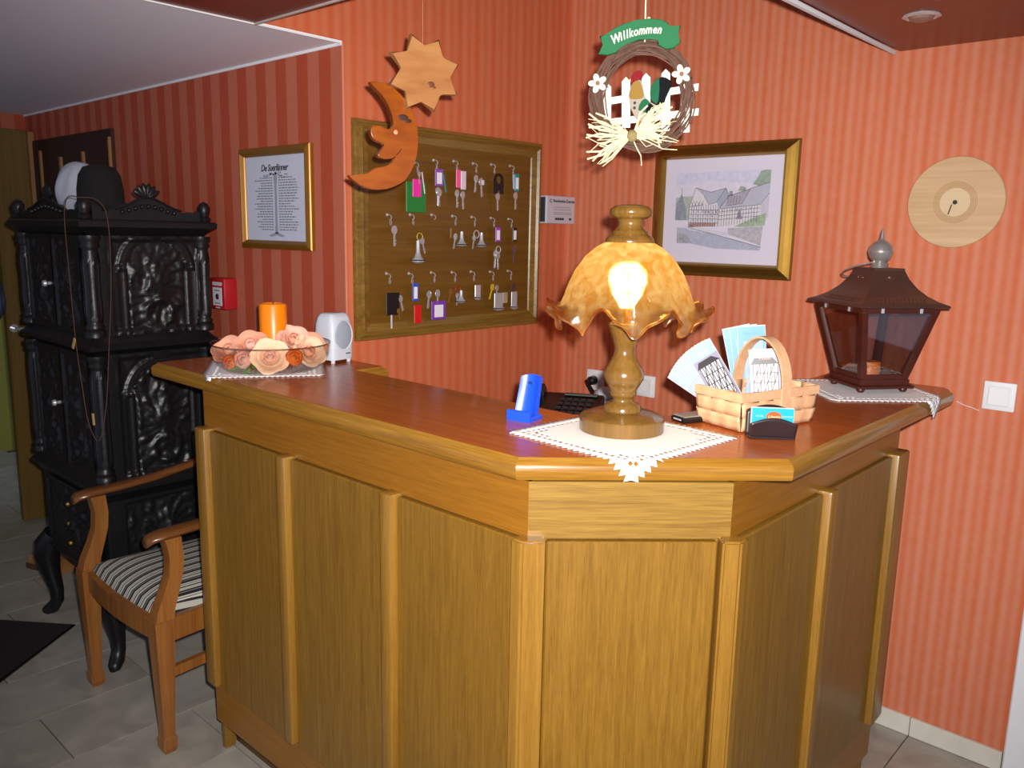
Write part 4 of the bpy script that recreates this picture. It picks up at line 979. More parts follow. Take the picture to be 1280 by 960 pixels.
bunch(18, 'yellow key beside a silver plate and a beige card', [('key', 'yellow', -2, 42, -20, 1.2), ('key', 'steel', 18, 48, 0, 1.1), ('tag', 'a8937c', 56, 84, 94, 156, 0), ('disc', -6, 46, 94, 176)])
bunch(19, 'purple headed key before a narrow silver plate', [('key', 'pur', 14, 46, 0, 1.4), ('disc', -4, 32, 94, 178)])
# the black fob with its hole
kb4 = [o for o in C.objects if o.name == 'key_bunch.004'][0]
b = B(); W_, H_ = 54 * HX, 112 * VX
outer = [(W_ / 2 * math.cos(math.radians(a)), -W_ / 2 + W_ / 2 * math.sin(math.radians(a))) for a in range(0, 181, 15)] + [(-W_ / 2, -H_), (-.008, -H_), (-.007, -H_ + .012), (.007, -H_ + .012), (.008, -H_), (W_ / 2, -H_)]
inner = [(.014 * math.cos(math.radians(a)), -W_ / 2 + .014 * math.sin(math.radians(a))) for a in range(0, 360, 20)]
for zz_, flip in ((0, True), (.004, False)):
    vo = [b.bm.verts.new((*p, zz_)) for p in outer]; vi = [b.bm.verts.new((*p, zz_)) for p in inner]
    eo = [b.bm.edges.new((vo[i], vo[(i + 1) % len(vo)])) for i in range(len(vo))]; ei = [b.bm.edges.new((vi[i], vi[(i + 1) % len(vi)])) for i in range(len(vi))]
    bmesh.ops.triangle_fill(b.bm, use_beauty=True, edges=eo + ei)
    if flip: lo_o, lo_i = vo, vi
    else:
        for A_, Z_ in ((lo_o, vo), (lo_i, vi)):
            for i in range(len(A_)): b.bm.faces.new((A_[i], A_[(i + 1) % len(A_)], Z_[(i + 1) % len(A_)], Z_[i]))
part(b, 'fob', M_black, kb4, M=TR(22 * HX, -22 * VX, .002))

# ------------------------------------------------------------------ hanging star and moon
M_star = wood('star_wood', '9c6436', 'b47f4c', 'X', 9, .35, .3, .3)
M_moon = wood('moon_wood', '823c06', '9c500a', 'X', 9, .25, .5, .35)
AZN = -19.81
star = thing('wooden_star', 'eight-pointed pale wooden star hanging above the moon', 'star', FR((-1.535, 1.373, 1.895), AZN))
SP = [(-.0409, .0914), (-.0092, .0624), (.0293, .0863), (.0330, .0456), (.0817, .0358), (.0513, .0032), (.0777, -.0356), (.0266, -.0382), (.0187, -.0789), (-.0171, -.054), (-.0531, -.0797), (-.0517, -.0356), (-.0972, -.0282), (-.0614, .0121), (-.0932, .0451), (-.0484, .0463)]
sp2 = []
for i, p in enumerate(SP):   # soften the inner corners
    if i % 2: 
        a, c_ = Vector(SP[i - 1]), Vector(SP[(i + 1) % 16]); p = Vector(p)
        sp2 += [tuple(p + (a - p) * .22), tuple(p + (a - p) * .04 + (c_ - p) * .04), tuple(p + (c_ - p) * .22)]
    else: sp2.append(p)
part(B().prism(sp2[::-1], -.018, 0, bevel=.003, seg=2), 'star_body', M_star, star, angle=16)
part(B().sphere((.008, -.018, .0002), (.009, .007, .0012), 14, 8).sphere((.016, -.024, .0004), (.004, .003, .001), 10, 6), 'knot', plain('knot_brown', '6a3c1c', .5), star)
def eyelet(x, y, z, parent, r=.003): part(B().tube([(x + r * math.cos(2 * PI * i / 12), y + r * math.sin(2 * PI * i / 12), z) for i in range(12)], .0009, 5, True), 'eyelet', M_steel, parent)
eyelet(-.0095, .0665, -.009, star)
part(B().tube([(-.0095, .069, -.009), (-.0095, .40, -.009), (-.0095, ZR - 1.895, -.009)], .00035, 4), 'hanging_thread', plain('thread', 'c8a898', .5), star)
moon = thing('wooden_moon', 'orange wooden crescent moon with a face hanging below the star', 'moon', FR((-1.587, 1.281, 1.717), AZN))
MP = [(-.0322, .155), (-.009, .1565), (.0123, .1535), (.0468, .1312), (.073, .0977), (.0841, .0584), (.0854, .018), (.0773, -.0233), (.0548, -.0613), (.0237, -.079), (-.0113, -.0878), (-.0456, -.0839), (-.0709, -.071), (-.0853, -.0578), (-.0706, -.0559), (-.0495, -.0541), (-.0324, -.0473), (-.0173, -.0365), (-.0043, -.0358), (.0109, -.0309), (.0263, -.016), (.0308, -.0064), (.0233, -.0121), (.011, -.0156), (-.0084, -.014), (-.0148, -.0063), (-.0039, .0063), (.0026, .0167), (-.0103, .0218), (-.0252, .0287), (-.0314, .0421), (-.0291, .0541), (-.0163, .0597), (-.0014, .0561), (.0115, .0511), (.0224, .0579), (.0247, .07), (.0162, .097), (.0035, .1195), (-.0134, .1374)]
part(B().prism(smooth_loop(MP[::-1], 2), -.020, 0, bevel=.003, seg=2), 'moon_body', M_moon, moon, angle=16)
part(B().sphere((.048, .082, .0002), (.013, .007, .001), 14, 8, RZ(0)).sphere((.060, .075, .0003), (.010, .005, .001), 12, 6), 'knot', plain('knot_dark', '3a1c08', .6), moon)
part(B().lathe([(0, .001), (.0045, .0005), (.0055, 0)], 14, (.030, .047, 0)), 'eye', plain('eye_wood', 'c89060', .5), moon)
part(B().tube([(.031, -.005, .0006), (.040, .004, .0006), (.043, .010, .0006)], .0010, 5), 'mouth_line', plain('knot_dark', '3a1c08', .6), moon)
eyelet(.012, .1475, -.010, moon)
part(B().tube([(.012, .150, -.010), (.018, .159, -.012), (.022, .168, -.014)], .0007, 5), 'link', M_steel, moon)

# ------------------------------------------------------------------ wreath with the welcome ribbon
wr = thing('welcome_wreath', 'twig wreath with green Willkommen ribbon, white fence and wooden rooster', 'wreath', FR((-1.017, 1.510, 1.826), -56.05))
M_twig = plain('twig', '66493c', .8, var=.35, vs_=90); M_twig2 = plain('twig_dark', '55392c', .8, var=.3, vs_=90); M_raf = plain('raffia', 'e6d6ae', .7, var=.12, vs_=80)
M_green = plain('ribbon_green', '2a6a44', .7, var=.1, spec=.15); M_cream = plain('cream_wood', 'efe8d8', .6, var=.04)
rnd = random.Random(11)
for gi, (mt, nn) in enumerate(((M_twig, 26), (M_twig2, 14))):
    b = B()
    for k in range(nn):
        a0 = rnd.uniform(0, 2 * PI); sp_ = rnd.uniform(.5, 1.0) * 2 * PI; R0 = rnd.uniform(.083, .107); ph = rnd.uniform(0, 6); n_ = int(14 + sp_ * 5); zz_ = rnd.uniform(-.008, .010)
        pts = []
        for i in range(n_ + 1):
            a = a0 + sp_ * i / n_; r = R0 + .006 * math.sin(3 * a + ph)
            pts.append((r * math.cos(a) - .002, r * 1.04 * math.sin(a) - .006, zz_ + .006 * math.cos(4 * a + ph)))
        b.tube(pts, rnd.uniform(.0011, .0020), 5)
    o = part(b, 'twig_ring', mt, wr); o['kind'] = 'stuff'
for a in (20, 165, 300): part(B().tube([(-.003 + (.090 + .017 * math.cos(t_)) * math.cos(math.radians(a)), -.008 + (.093 + .017 * math.cos(t_)) * math.sin(math.radians(a)), .017 * math.sin(t_)) for t_ in [2 * PI * i / 14 for i in range(14)]], .0008, 4, True), 'binding_wire', M_ink, wr)
BAN = [(-.095, .1081), (-.0832, .1098), (-.068, .1227), (-.0487, .1318), (-.0216, .1388), (.0055, .1414), (.0289, .1388), (.0408, .1323), (.0451, .1249), (.0566, .1258), (.0681, .1271), (.0611, .1135), (.0691, .0949), (.055, .0839), (.0396, .0822), (.0235, .0917), (.025, .1003), (.0074, .1031), (-.0159, .1007), (-.0392, .0943), (-.0545, .0851), (-.0582, .0776), (-.0777, .0721), (-.0977, .0742), (-.0864, .0911)]
rb = part(B().prism(BAN[::-1], .018, .025, bevel=.0015), 'ribbon', M_green, wr, angle=20)
b = B()
lets = 'Willkommen'; adv = [.0125, .0058, .0052, .0056, .0085, .0096, .0125, .0130, .0088, .0085]
x = -.066
for ch_, ad_ in zip(lets, adv):
    xm = x + ad_ / 2; y = .1155 - .0195 + (.0205 - 3.4 * (xm - .012) ** 2) ; sl_ = math.degrees(math.atan(-6.8 * (xm - .012)))
    b.text(ch_, .022 if ch_ != 'W' else .024, TR(xm, y - .004, .0254) @ RZ(sl_ * .8) @ Matrix.Diagonal((.78, 1.05, 1, 1)), .0006, .22, bold=.0005); x += ad_ * 1.06
part(b, 'lettering', M_cream, rb)
# picket fence behind the ring
for k, ((tx_, ty_), (bx_, by_)) in enumerate((((-.0777, .0227), (-.0745, -.062)), ((-.0385, .0339), (-.034, -.068)), ((.0026, .0412), (.0083, -.0775)), ((.0425, .0492), (.0489, -.0735)), ((.0837, .0218), (.0893, -.0772)))):
    d = Vector((bx_ - tx_, by_ - ty_)).normalized(); n_ = Vector((-d.y, d.x)); p = Vector((tx_, ty_)); q = Vector((bx_, by_)); w_ = .0088
    part(B().prism([tuple(p), tuple(p + d * .009 - n_ * w_), tuple(q - n_ * w_), tuple(q + n_ * w_), tuple(p + d * .009 + n_ * w_)], -.010, -.005), 'picket', M_cream, wr, smooth=False)
for (xa, ya), (xb, yb) in (((-.0862, -.0156), (.1112, .0141)), ((-.0845, -.0582), (.1142, -.0351))):
    part(B().prism([(xa, ya - .007), (xb, yb - .007), (xb, yb + .007), (xa, ya + .007)], -.015, -.010), 'fence_rail', M_cream, wr, smooth=False)
def flat(name, pts, z0_, z1_, col, parent, sm=2): return part(B().prism(smooth_loop(pts[::-1], sm), z0_, z1_, bevel=.0006), name, col, parent, angle=25)
body = [(-.024, .022), (-.012, .026), (-.0045, .020), (.002, -.006), (.012, -.018), (.030, -.026), (.0341, -.034), (.026, -.044), (.014, -.052), (.0034, -.0581), (-.0128, -.0504), (-.0256, -.0312), (-.0308, -.0043), (-.028, .010)]
ro = flat('rooster_body', body, 0, .008, plain('rooster_cream', '9a8f80', .7, spec=.1), wr)
flat('neck_patch', [(-.024, .020), (-.012, .024), (-.006, .016), (.000, -.006), (-.008, -.012), (-.026, -.012), (-.030, -.004)], .0082, .0088, plain('rooster_yellow', '8a6c34', .7, spec=.1), ro)
flat('comb', [(-.0284, .030), (-.0229, .0395), (-.014, .044), (-.0053, .0412), (-.0047, .030), (-.010, .026), (-.020, .022), (-.024, .012), (-.027, .020)], .0015, .0085, plain('rooster_red', '7a1820', .7, spec=.1), ro)
flat('beak', [(-.034, .026), (-.027, .029), (-.027, .023)], .002, .007, plain('rooster_beak', 'd8b060', .6), ro, 1)
flat('tail_green', [(.014, -.010), (.013, .010), (.020, .022), (.032, .030), (.034, .012), (.032, -.010), (.026, -.022)], -.001, .006, plain('tail_green', '1c5a3c', .7, spec=.1), ro)
flat('tail_black', [(.030, .030), (.044, .030), (.056, .020), (.052, .006), (.046, -.008), (.042, -.022), (.034, -.034), (.030, -.018), (.032, .008)], -.002, .0062, plain('tail_black', '080c10', .7, spec=.1), ro)
flat('wing', [(-.010, -.034), (-.004, -.016), (.006, -.012), (.014, -.020), (.024, -.034), (.010, -.040)], .0082, .0094, plain('tail_green', '1c5a3c', .7, spec=.1), ro)
flat('wing_tip', [(.006, -.040), (.008, -.026), (.016, -.022), (.028, -.036), (.018, -.042)], .0096, .0102, plain('tail_black', '080c10', .7, spec=.1), ro)
part(B().lathe([(0, 0), (.003, 0), (.003, .001), (0, .001)], 12, (-.018, -.020, .0086)).lathe([(0, 0), (.003, 0), (.003, .001), (0, .001)], 12, (-.018, -.030, .0086)), 'dots', M_ink, ro)
flat('legs', [(-.006, -.050), (.006, -.052), (.003, -.080), (-.009, -.080)], .001, .006, plain('rooster_orange', 'a8582c', .7, spec=.1), ro, 1)
for fx, fy in ((-.0955, .017), (.074, .0339)):
    fl_ = part(B().sphere((0, 0, .004), (.0045, .0045, .003), 12, 8), 'flower_heart', plain('flower_brown', '8a5a34', .6), wr, M=TR(fx, fy, .022))
    for k in range(5):
        part(B().sphere((0, .0115, 0), (.0062, .0085, .0025), 12, 8), 'flower_petal', M_cream, fl_, M=RZ(72 * k + 18))
# raffia bow: thick strands one by one, the wisps together
def strand(b, a, L_, r, z1, bend):
    c0 = Vector((-.020, -.088, .022)); d = Vector((math.cos(a), math.sin(a), 0)); n_ = Vector((-d.y, d.x, 0))
    b.tube([c0 + d * .006, c0 + d * L_ * .35 + n_ * bend * .4 + Vector((0, 0, z1 * .7)), c0 + d * L_ * .7 + n_ * bend * 1.6 + Vector((0, 0, z1)), c0 + d * L_ + n_ * bend * .6 + Vector((0, 0, z1 * .8))], [r, r * 1.2, r, r * .8], 5)
for a, L_, bend in ((148, .092, -.004), (155, .098, .005), (163, .096, .004), (170, .102, -.006), (178, .104, .004), (186, .104, -.006), (196, .102, .008), (205, .100, .006), (214, .102, -.006), (222, .094, .004), (60, .072, .006), (50, .092, -.008), (42, .086, .006), (33, .094, .004), (24, .084, -.006), (14, .080, .006), (6, .064, .004), (-8, .060, .006), (-20, .066, .010), (-34, .062, .016)):
    b = B(); strand(b, math.radians(a + rnd.uniform(-3, 3)), L_ * rnd.uniform(.9, 1.06), .0022, rnd.uniform(.0, .018), bend); part(b, 'raffia_strand', M_raf, wr)
b = B(); strand(b, math.radians(-72), .064, .0011, .006, .004); b2 = None
part(b, 'raffia_strand', M_raf, wr)
b = B()
for k in range(70):
    a = rnd.choice((rnd.uniform(145, 225), rnd.uniform(-15, 62))); strand(b, math.radians(a), rnd.uniform(.045, .098), rnd.uniform(.0006, .0011), rnd.uniform(-.004, .022), rnd.uniform(-.012, .012))
o = part(b, 'raffia_wisps', M_raf, wr); o['kind'] = 'stuff'
part(B().sphere((-.020, -.088, .022), (.012, .013, .011), 14, 10), 'moss_knot', plain('moss', '8a7a50', .9, var=.4, vs_=150, bump=.6), wr)
part(B().tube([(-.003, .100, .006), (-.0043, .150, .008), (-.005, .183, .008), (-.006, .30, .006), (-.006, ZR - 1.826, .004)], .0016, 6), 'hanging_cord', M_raf, wr)
part(B().sphere((.003, .1440, .010), (.004, .004, .004), 10, 6), 'cord_knot', M_raf, wr)

# ------------------------------------------------------------------ armchair
ac = thing('armchair', 'wooden armchair with a striped black and white seat', 'armchair', TR(-2.4935, .968, 0))
# local: x across (front legs at +-.2635), y back (0 front), z up
M_seat = striped('seat_stripes', 0, [(0, 'b6b2a4'), (.22, '1c1c20'), (.34, '8a8678'), (.40, '1c1c20'), (.62, 'c6c2b4'), (.72, '55534c'), (.78, 'c6c2b4'), (.90, '1c1c20')], .046)
for sx in (-1, 1):
    x = sx * .2635
    sq = lambda c, w_, z: [(c[0] - w_ / 2, c[1] - w_ / 2, z), (c[0] + w_ / 2, c[1] - w_ / 2, z), (c[0] + w_ / 2, c[1] + w_ / 2, z), (c[0] - w_ / 2, c[1] + w_ / 2, z)]
    part(B().sweep(None, [sq((x, 0), .030, 0), sq((x, 0), .042, .016), sq((x, 0), .042, .048), sq((x, 0), .034, .052), sq((x, 0), .036, .10), sq((x, 0), .052, .34), sq((x, 0), .056, .42)]), 'leg', M_chair, ac, smooth=False)
    # arm support rising from the front leg, leaning back then forward
    pth = [(0, .000, .40), (0, .010, .45), (0, .030, .50), (0, .046, .55), (0, .050, .60), (0, .044, .64), (0, .040, .66)]
    part(B().sweep(None, [[(x + u * wx, y + v * wy, z) for u, v in ((-1, -1), (1, -1), (1, 1), (-1, 1))] for (_, y, z), wx, wy in zip(pth, (.025, .022, .019, .018, .019, .021, .023), (.027, .026, .023, .021, .021, .022, .024))]), 'arm_support', M_chair, ac, angle=50)
    # arm rest: rounded nose, running back
    apth = [(-.030, .657, .020), (-.018, .666, .030), (.02, .672, .034), (.12, .674, .030), (.24, .682, .024), (.36, .700, .022), (.45, .715, .020)]
    part(B().sweep(None, [[(x + w_ * math.cos(a), y, z + .014 * math.sin(a)) for a in [2 * PI * i / 12 for i in range(12)]] for y, z, w_ in apth]), 'arm_rest', M_chair_arm, ac, angle=50)
    xb = sx * .225
    part(B().sweep(None, [[(xb + u * .02, y + v * .018, z) for u, v in ((-1, -1), (1, -1), (1, 1), (-1, 1))] for y, z in ((.515, 0), (.475, .20), (.455, .40), (.455, .50), (.475, .72), (.525, .96))]), 'back_post', M_chair, ac, angle=40)
    part(B().sweep(None, [[(sx * .2635 + u * .011, .02, z) for u, z in ((-1, .345), (1, .345), (1, .415), (-1, .415))], [(xb + u * .011, .45, z) for u, z in ((-1, .345), (1, .345), (1, .415), (-1, .415))]]), 'side_rail', M_chair, ac, smooth=False)
    if sx > 0: part(B().sweep(None, [[(sx * .2635 + u * .009, .02, z) for u, z in ((-1, .232), (1, .232), (1, .262), (-1, .262))], [(xb + u * .009, .465, z) for u, z in ((-1, .232), (1, .232), (1, .262), (-1, .262))]]), 'stretcher', M_chair, ac, smooth=False)
secs = []
for i in range(13):
    u = -1 + i / 6; x = u * .237; bow = -.018 * (1 - u * u)
    secs.append([(x, bow - .012, .350), (x, bow + .012, .350), (x, bow + .012, .415), (x, bow - .012, .415)])
part(B().sweep(None, secs), 'front_rail', M_chair, ac, angle=40)
part(B().box((0, .455, .38), (.42, .022, .07), .002), 'back_rail', M_chair, ac)
part(B().prism([(-.215, .60), (.215, .60), (.205, .66), (-.205, .66)], .462, .482).prism([(-.218, .86), (.218, .86), (.225, .93), (0, .955), (-.225, .93)], .492, .520), 'crest_rail', M_chair, ac, M=Matrix(((1, 0, 0, 0), (0, 0, 1, 0), (0, 1, 0, 0), (0, 0, 0, 1))))
def cush(u, v):
    f = 1 - .14 * v; x = (u - .5) * 2 * .255 * f; y = .0 + .445 * v - .014 * (1 - (2 * u - 1) ** 2) * (1 - v)
    e = max(abs(2 * u - 1), abs(2 * v - 1)); z = .418 + .050 * (1 - e ** 4) + (.004 if e < .999 else 0)
    if e > .999: z = .405
    return (x, y, z)
part(B().grid(cush, 24, 20), 'seat', M_seat, ac, angle=80)

# ------------------------------------------------------------------ cast iron stove
from mathutils import noise as mnoise
SX0, SX1, SY0, SY1 = -3.42, -2.825, 1.068, 1.455
st = thing('iron_stove', 'black cast iron stove with carved panels, corner columns and bowed legs', 'stove', TR((SX0 + SX1) / 2, (SY0 + SY1) / 2, 0))
hw, hd = (SX1 - SX0) / 2, (SY1 - SY0) / 2
def relief(u, v, w_, h_, seed, arch=True):
    """cast relief of one panel: stepped frame, arch on pilasters, foliage and a figure in the middle"""
    x, y = (u - .5) * w_, (v - .5) * h_; e = min(u * w_, (1 - u) * w_, v * h_, (1 - v) * h_)
    z = 0.
    if e < .014: z += .010
    elif e < .020: z += .004
    if arch:
        px = abs(x) / (w_ / 2)
        if .66 < px < .84 and v < .70: z += .006 + .002 * math.cos(px * 160)
        if .60 < px < .64 and v < .72: z += .005
        r = math.hypot(x / (w_ / 2), (v - .66) * h_ / (w_ / 2))
        if v > .66 and .62 < r < .82: z += .006 + .002 * math.cos(r * 90)
        if v > .66 and .88 < r: z += .003 * abs(math.sin(18 * x / w_ + 9 * v + seed))
        inside = px < .58 and (v < .66 or r < .6)
    else: inside = e > .022
    if inside:
        q = Vector((x * 26 + seed, y * 22, seed * 1.7)); nz = mnoise.noise(q) + .5 * mnoise.noise(q * 2.3)
        z += .009 * max(0, nz + .15) + .003 * abs(math.sin(9 * math.atan2(y + .06 * h_, x) + 40 * math.hypot(x, y)))
        f = math.exp(-((x / .035) ** 2 + ((v - .52) / .22) ** 2)); z += .012 * f
        g = math.exp(-((math.hypot(x, (v - .20) * h_) - .045) / .012) ** 2); z += .008 * g
    return z
def relief_panel(side, a0, a1, z0_, z1_, seed, name='relief_panel', arch=True, parent=None):
    w_, h_ = a1 - a0, z1_ - z0_; nu, nv = max(20, int(w_ / .0055)), max(20, int(h_ / .0055))
    def fn(u, v):
        d = relief(u, v, w_, h_, seed, arch); a = a0 + u * w_; z = z0_ + v * h_
        return (hw + .002 + d, a, z) if side == 'R' else ((a, -hd - .002 - d, z) if side == 'F' else (-hw - .002 - d, -a, z))
    return part(B().grid(fn, nu, nv), name, M_iron, parent or st, angle=60)
part(B().box((0, 0, .46), (2 * hw, 2 * hd, .32), .004), 'base_box', M_iron, st)
part(B().box((0, 0, .885), (2 * hw, 2 * hd, .47), .004), 'lower_box', M_iron, st)
part(B().box((0, 0, 1.335), (2 * hw, 2 * hd, .37), .004), 'upper_box', M_iron, st)
def moulding(prof, name):
    b = B(); vv = [[b.bm.verts.new((sx * (hw + o_), sy * (hd + o_), z)) for sx, sy in ((-1, -1), (1, -1), (1, 1), (-1, 1))] for o_, z in prof]
    for A_, Z_ in zip(vv, vv[1:]):
        for k in range(4): b.bm.faces.new((A_[k], A_[(k + 1) % 4], Z_[(k + 1) % 4], Z_[k]))
    b.bm.faces.new(vv[0][::-1]); b.bm.faces.new(vv[-1]); part(b, name, M_iron, st, angle=30)
moulding([(0, .295), (.012, .300), (.016, .315), (.006, .325), (0, .335)], 'bottom_moulding')
moulding([(0, .600), (.010, .612), (.020, .626), (.029, .634), (.030, .646), (.026, .652), (.012, .662), (.006, .676)], 'ledge')
moulding([(.004, 1.108), (.014, 1.118), (.028, 1.126), (.030, 1.138), (.020, 1.146), (.008, 1.160), (.004, 1.170)], 'waist_moulding')
moulding([(.004, 1.500), (.016, 1.512), (.026, 1.520), (.038, 1.528), (.040, 1.544), (.034, 1.550), (0, 1.552)], 'cornice')
relief_panel('R', -hd + .052, hd - .008, 1.172, 1.500, 2.3); relief_panel('R', -hd + .052, hd - .008, .676, 1.106, 5.1); relief_panel('R', -hd + .046, hd - .010, .338, .600, 8.4, arch=False)
for k, (xa, xb) in enumerate(((-hw + .050, -.004), (.004, hw - .050))):
    d_up = relief_panel('F', xa, xb, 1.172, 1.500, 11.2 + k, 'door', arch=False); d_lo = relief_panel('F', xa, xb, .676, 1.106, 14.7 + k, 'door', arch=False)
    if k == 0:
        for dd, zz_ in ((d_up, 1.330), (d_lo, .905)): part(B().lathe([(0, 0), (.006, 0), (.006, .010), (.012, .018), (.010, .026), (0, .028)], 14, M=TR(-.030, -hd - .010, zz_) @ RX(90)), 'knob', M_steel, dd)
relief_panel('F', -hw + .046, hw - .046, .338, .600, 19.3, 'ash_drawer', arch=False)
for i in range(3): part(B().sphere((-.02, -hd - .016, .375 + .075 * i), .008, 10, 6), 'drawer_knob', M_brass, st)
for sx in (-1, 1):
    for sy in (-1, 1):
        x, y = sx * (hw - .004), sy * (hd - .004)
        for z0_, z1_ in ((.676, 1.108), (1.170, 1.500)):
            Lz = z1_ - z0_
            pr = [(0, 0), (.034, 0), (.034, .018), (.028, .024), (.032, .034), (.024, .044)] + [(.025 + .001 * math.sin(k), .05 + (Lz - .10) * k / 10) for k in range(11)] + [(.024, Lz - .044), (.032, Lz - .034), (.028, Lz - .024), (.034, Lz - .016), (.034, Lz), (0, Lz)]
            b = B().lathe(pr, 20)
            for v in b.bm.verts:
                r = math.hypot(v.co.x, v.co.y)
                if .05 < v.co.z < Lz - .05 and r > .001:
                    f = 1 + .10 * math.cos(10 * math.atan2(v.co.y, v.co.x)); v.co.x *= f; v.co.y *= f
            part(b, 'column', M_iron, st, M=TR(x, y, z0_), angle=60)
        # cabriole leg: knee bulging out, ankle in, foot turned out
        n_ = Vector((sx, sy, 0)).normalized()
        pth = [(.000, .335, .044), (.030, .290, .052), (.040, .240, .046), (.030, .170, .034), (.014, .100, .026), (.014, .055, .024), (.034, .024, .026), (.056, .012, .022), (.072, .012, .012)]
        part(B().tube([(x - n_.x * .02 + n_.x * o_, y - n_.y * .02 + n_.y * o_, z) for o_, z, r in pth], [r for _, _, r in pth], 14), 'leg', M_iron, st, angle=70)
        part(B().lathe([(0, 0), (.020, 0), (.024, .010), (.016, .018), (.020, .030), (.022, .048), (.014, .062), (0, .070)], 16), 'corner_finial', M_iron, st, M=TR(x + sx * .012, y + sy * .012, 1.552), angle=60)
# gallery above the cornice: arched crest boards with balls and a palmette
def crest(L_, hgt):
    n_ = 32; top = []
    for i in range(n_ + 1):
        u = -1 + 2 * i / n_; top.append((u * L_, .026 + hgt * math.exp(-(u / .42) ** 2) + .016 * math.exp(-((abs(u) - .96) / .05) ** 2) + .004 * math.sin(18 * u)))
    return [(-L_, 0)] + [(L_, 0)] + top[::-1]
def crest_part(M, L_, hgt):
    cp = part(B().prism(crest(L_, hgt), -.006, .006), 'crest', M_iron, st, M=M, angle=40)
    part(B().tube([(u * L_ * .62, .028 + hgt * .92 * math.exp(-(u * .62 / .42) ** 2), .008) for u in [-1 + i / 8 for i in range(17)]], .004, 6), 'crest_moulding', M_iron, cp)
    b = B()
    for i in range(9):
        u = -.8 + .2 * i; b.sphere((u * L_ * .6, .018 + hgt * .55 * math.exp(-(u * .6 / .42) ** 2), .008), .008, 10, 6)
    part(b, 'crest_beads', M_iron, cp)
    b = B()
    for a in (-60, -36, -12, 12, 36, 60): b.sphere((0, .026, 0), (.010, .026, .007), 10, 8, TR(0, .022 + hgt, 0) @ RZ(a))
    part(b, 'palmette', M_iron, cp)
UP = Matrix(((1, 0, 0, 0), (0, 0, -1, 0), (0, 1, 0, 0), (0, 0, 0, 1)))
crest_part(TR(0, -hd - .010, 1.552) @ UP, hw - .02, .042)
crest_part(TR(hw + .012, 0, 1.552) @ RZ(90) @ UP, hd - .012, .050)
# cord with wooden tags hung over the corner finial
cdg = thing('cord_necklace', 'thin leather cord with small wooden tags hung on the stove corner', 'cord', TR(SX1 + .006, SY0 - .006, 1.552))
M_cord = plain('leather_cord', '4a2a18', .7)
lp = [(.026, -.026, .066), (.040, .024, .060), (.044, .052, .0), (.044, .050, -.20), (.040, .030, -.42), (.040, .010, -.60), (.034, -.018, -.72), (.014, -.040, -.66), (-.010, -.044, -.52), (-.034, -.044, -.38), (-.046, -.044, -.15), (-.050, -.044, .0), (-.034, -.040, .058), (-.006, -.034, .070)]
part(B().tube(smooth_loop([(x * 1.0, y, z) for x, y, z in lp], 4), .0016, 5, True), 'cord_loop', M_cord, cdg)
M_tagw = plain('tag_wood', 'b48a58', .6)
for x, y, z, a in ((-.034, -.050, -.40, 35), (.034, -.032, -.645, -5)): part(B().box((0, 0, 0), (.013, .005, .040), .0015), 'wooden_tag', M_tagw, cdg, M=TR(x, y, z) @ RY(a))
# hats lying on the stove
M_felt = plain('black_felt', '141214', .9, var=.2)
hx = thing('black_hat', 'round black felt hat lying on top of the stove', 'hat', T(-3.222, 1.275, 1.552) @ Matrix.Diagonal((.68, .68, .92, 1)))
part(B().lathe([(0, .0), (.085, .0), (.112, .006), (.118, .05), (.116, .12), (.104, .175), (.080, .205), (.040, .214), (0, .214)], 32), 'crown', M_felt, hx, angle=60)
part(B().lathe([(.10, .001), (.150, .004), (.152, .008), (.112, .010)], 32), 'brim', M_felt, hx)
wc_ = thing('white_cap', 'crumpled white cloth cap leaning on the black hat', 'cap', T(-3.412, 1.262, 1.552))
def cap(u, v):
    a = 2 * PI * u; r = .098 * math.sin(PI * v * .94 + .03); z = .110 - .110 * math.cos(PI * v * .94 + .03)
    w_ = 1 + .05 * math.sin(5 * a + 7 * v) + .04 * math.sin(9 * a - 5 * v)
    return (r * math.cos(a) * w_ * .86, r * math.sin(a) * w_ * .8, z * 1.0)
b = B().grid(cap, 32, 18); bmesh.ops.remove_doubles(b.bm, verts=b.bm.verts, dist=1e-4)
part(b, 'cloth', plain('white_cloth', 'b9bccb', .9, var=.08), wc_, M=RY(14), angle=80)
part(B().tube([(.058 * math.cos(2 * PI * i / 24), .055 * math.sin(2 * PI * i / 24), .010) for i in range(24)], .007, 6, True), 'blue_band', plain('band_blue', '1c4a6c', .8), wc_)
bt = thing('black_beret', 'flat black cap lying at the stove crest', 'cap', T(-2.995, 1.290, 1.552))
part(B().lathe([(0, 0), (.060, 0), (.092, .012), (.100, .030), (.088, .048), (.050, .058), (0, .060)], 28), 'crown', M_felt, bt, angle=60)
part(B().grid(lambda u, v: ((.085 + .045 * v) * math.cos(-.9 + 1.8 * u), (.085 + .045 * v) * math.sin(-.9 + 1.8 * u), .014 - .010 * v), 12, 4), 'peak', M_felt, bt)
# split logs beside the stove foot
M_log = wood('split_log', '8a5a2c', 'a87440', 'X', 12, .7)
for x, y, rz, ln_, lab in ((-3.90, 1.21, 20, .20, 'split firewood log on the floor behind the stove leg'), (-3.80, 1.34, -35, .16, 'short split firewood log by the wall beside the stove')):
    lg = thing('firewood_log', lab, 'log', T(x, y, 0, rz), 'firewood beside the stove')
    part(B().sweep(None, [[(s_ * ln_ / 2, yy, zz_) for yy, zz_ in ((-.04, 0), (.04, 0), (.045, .03), (.02, .062), (-.02, .058))] for s_ in (-1, 1)]), 'split_wood', M_log, lg, smooth=False)
    part(B().box((0, -.041, .014), (ln_ * .98, .004, .026), .001), 'bark', plain('bark', '4a3018', .9, var=.3), lg)

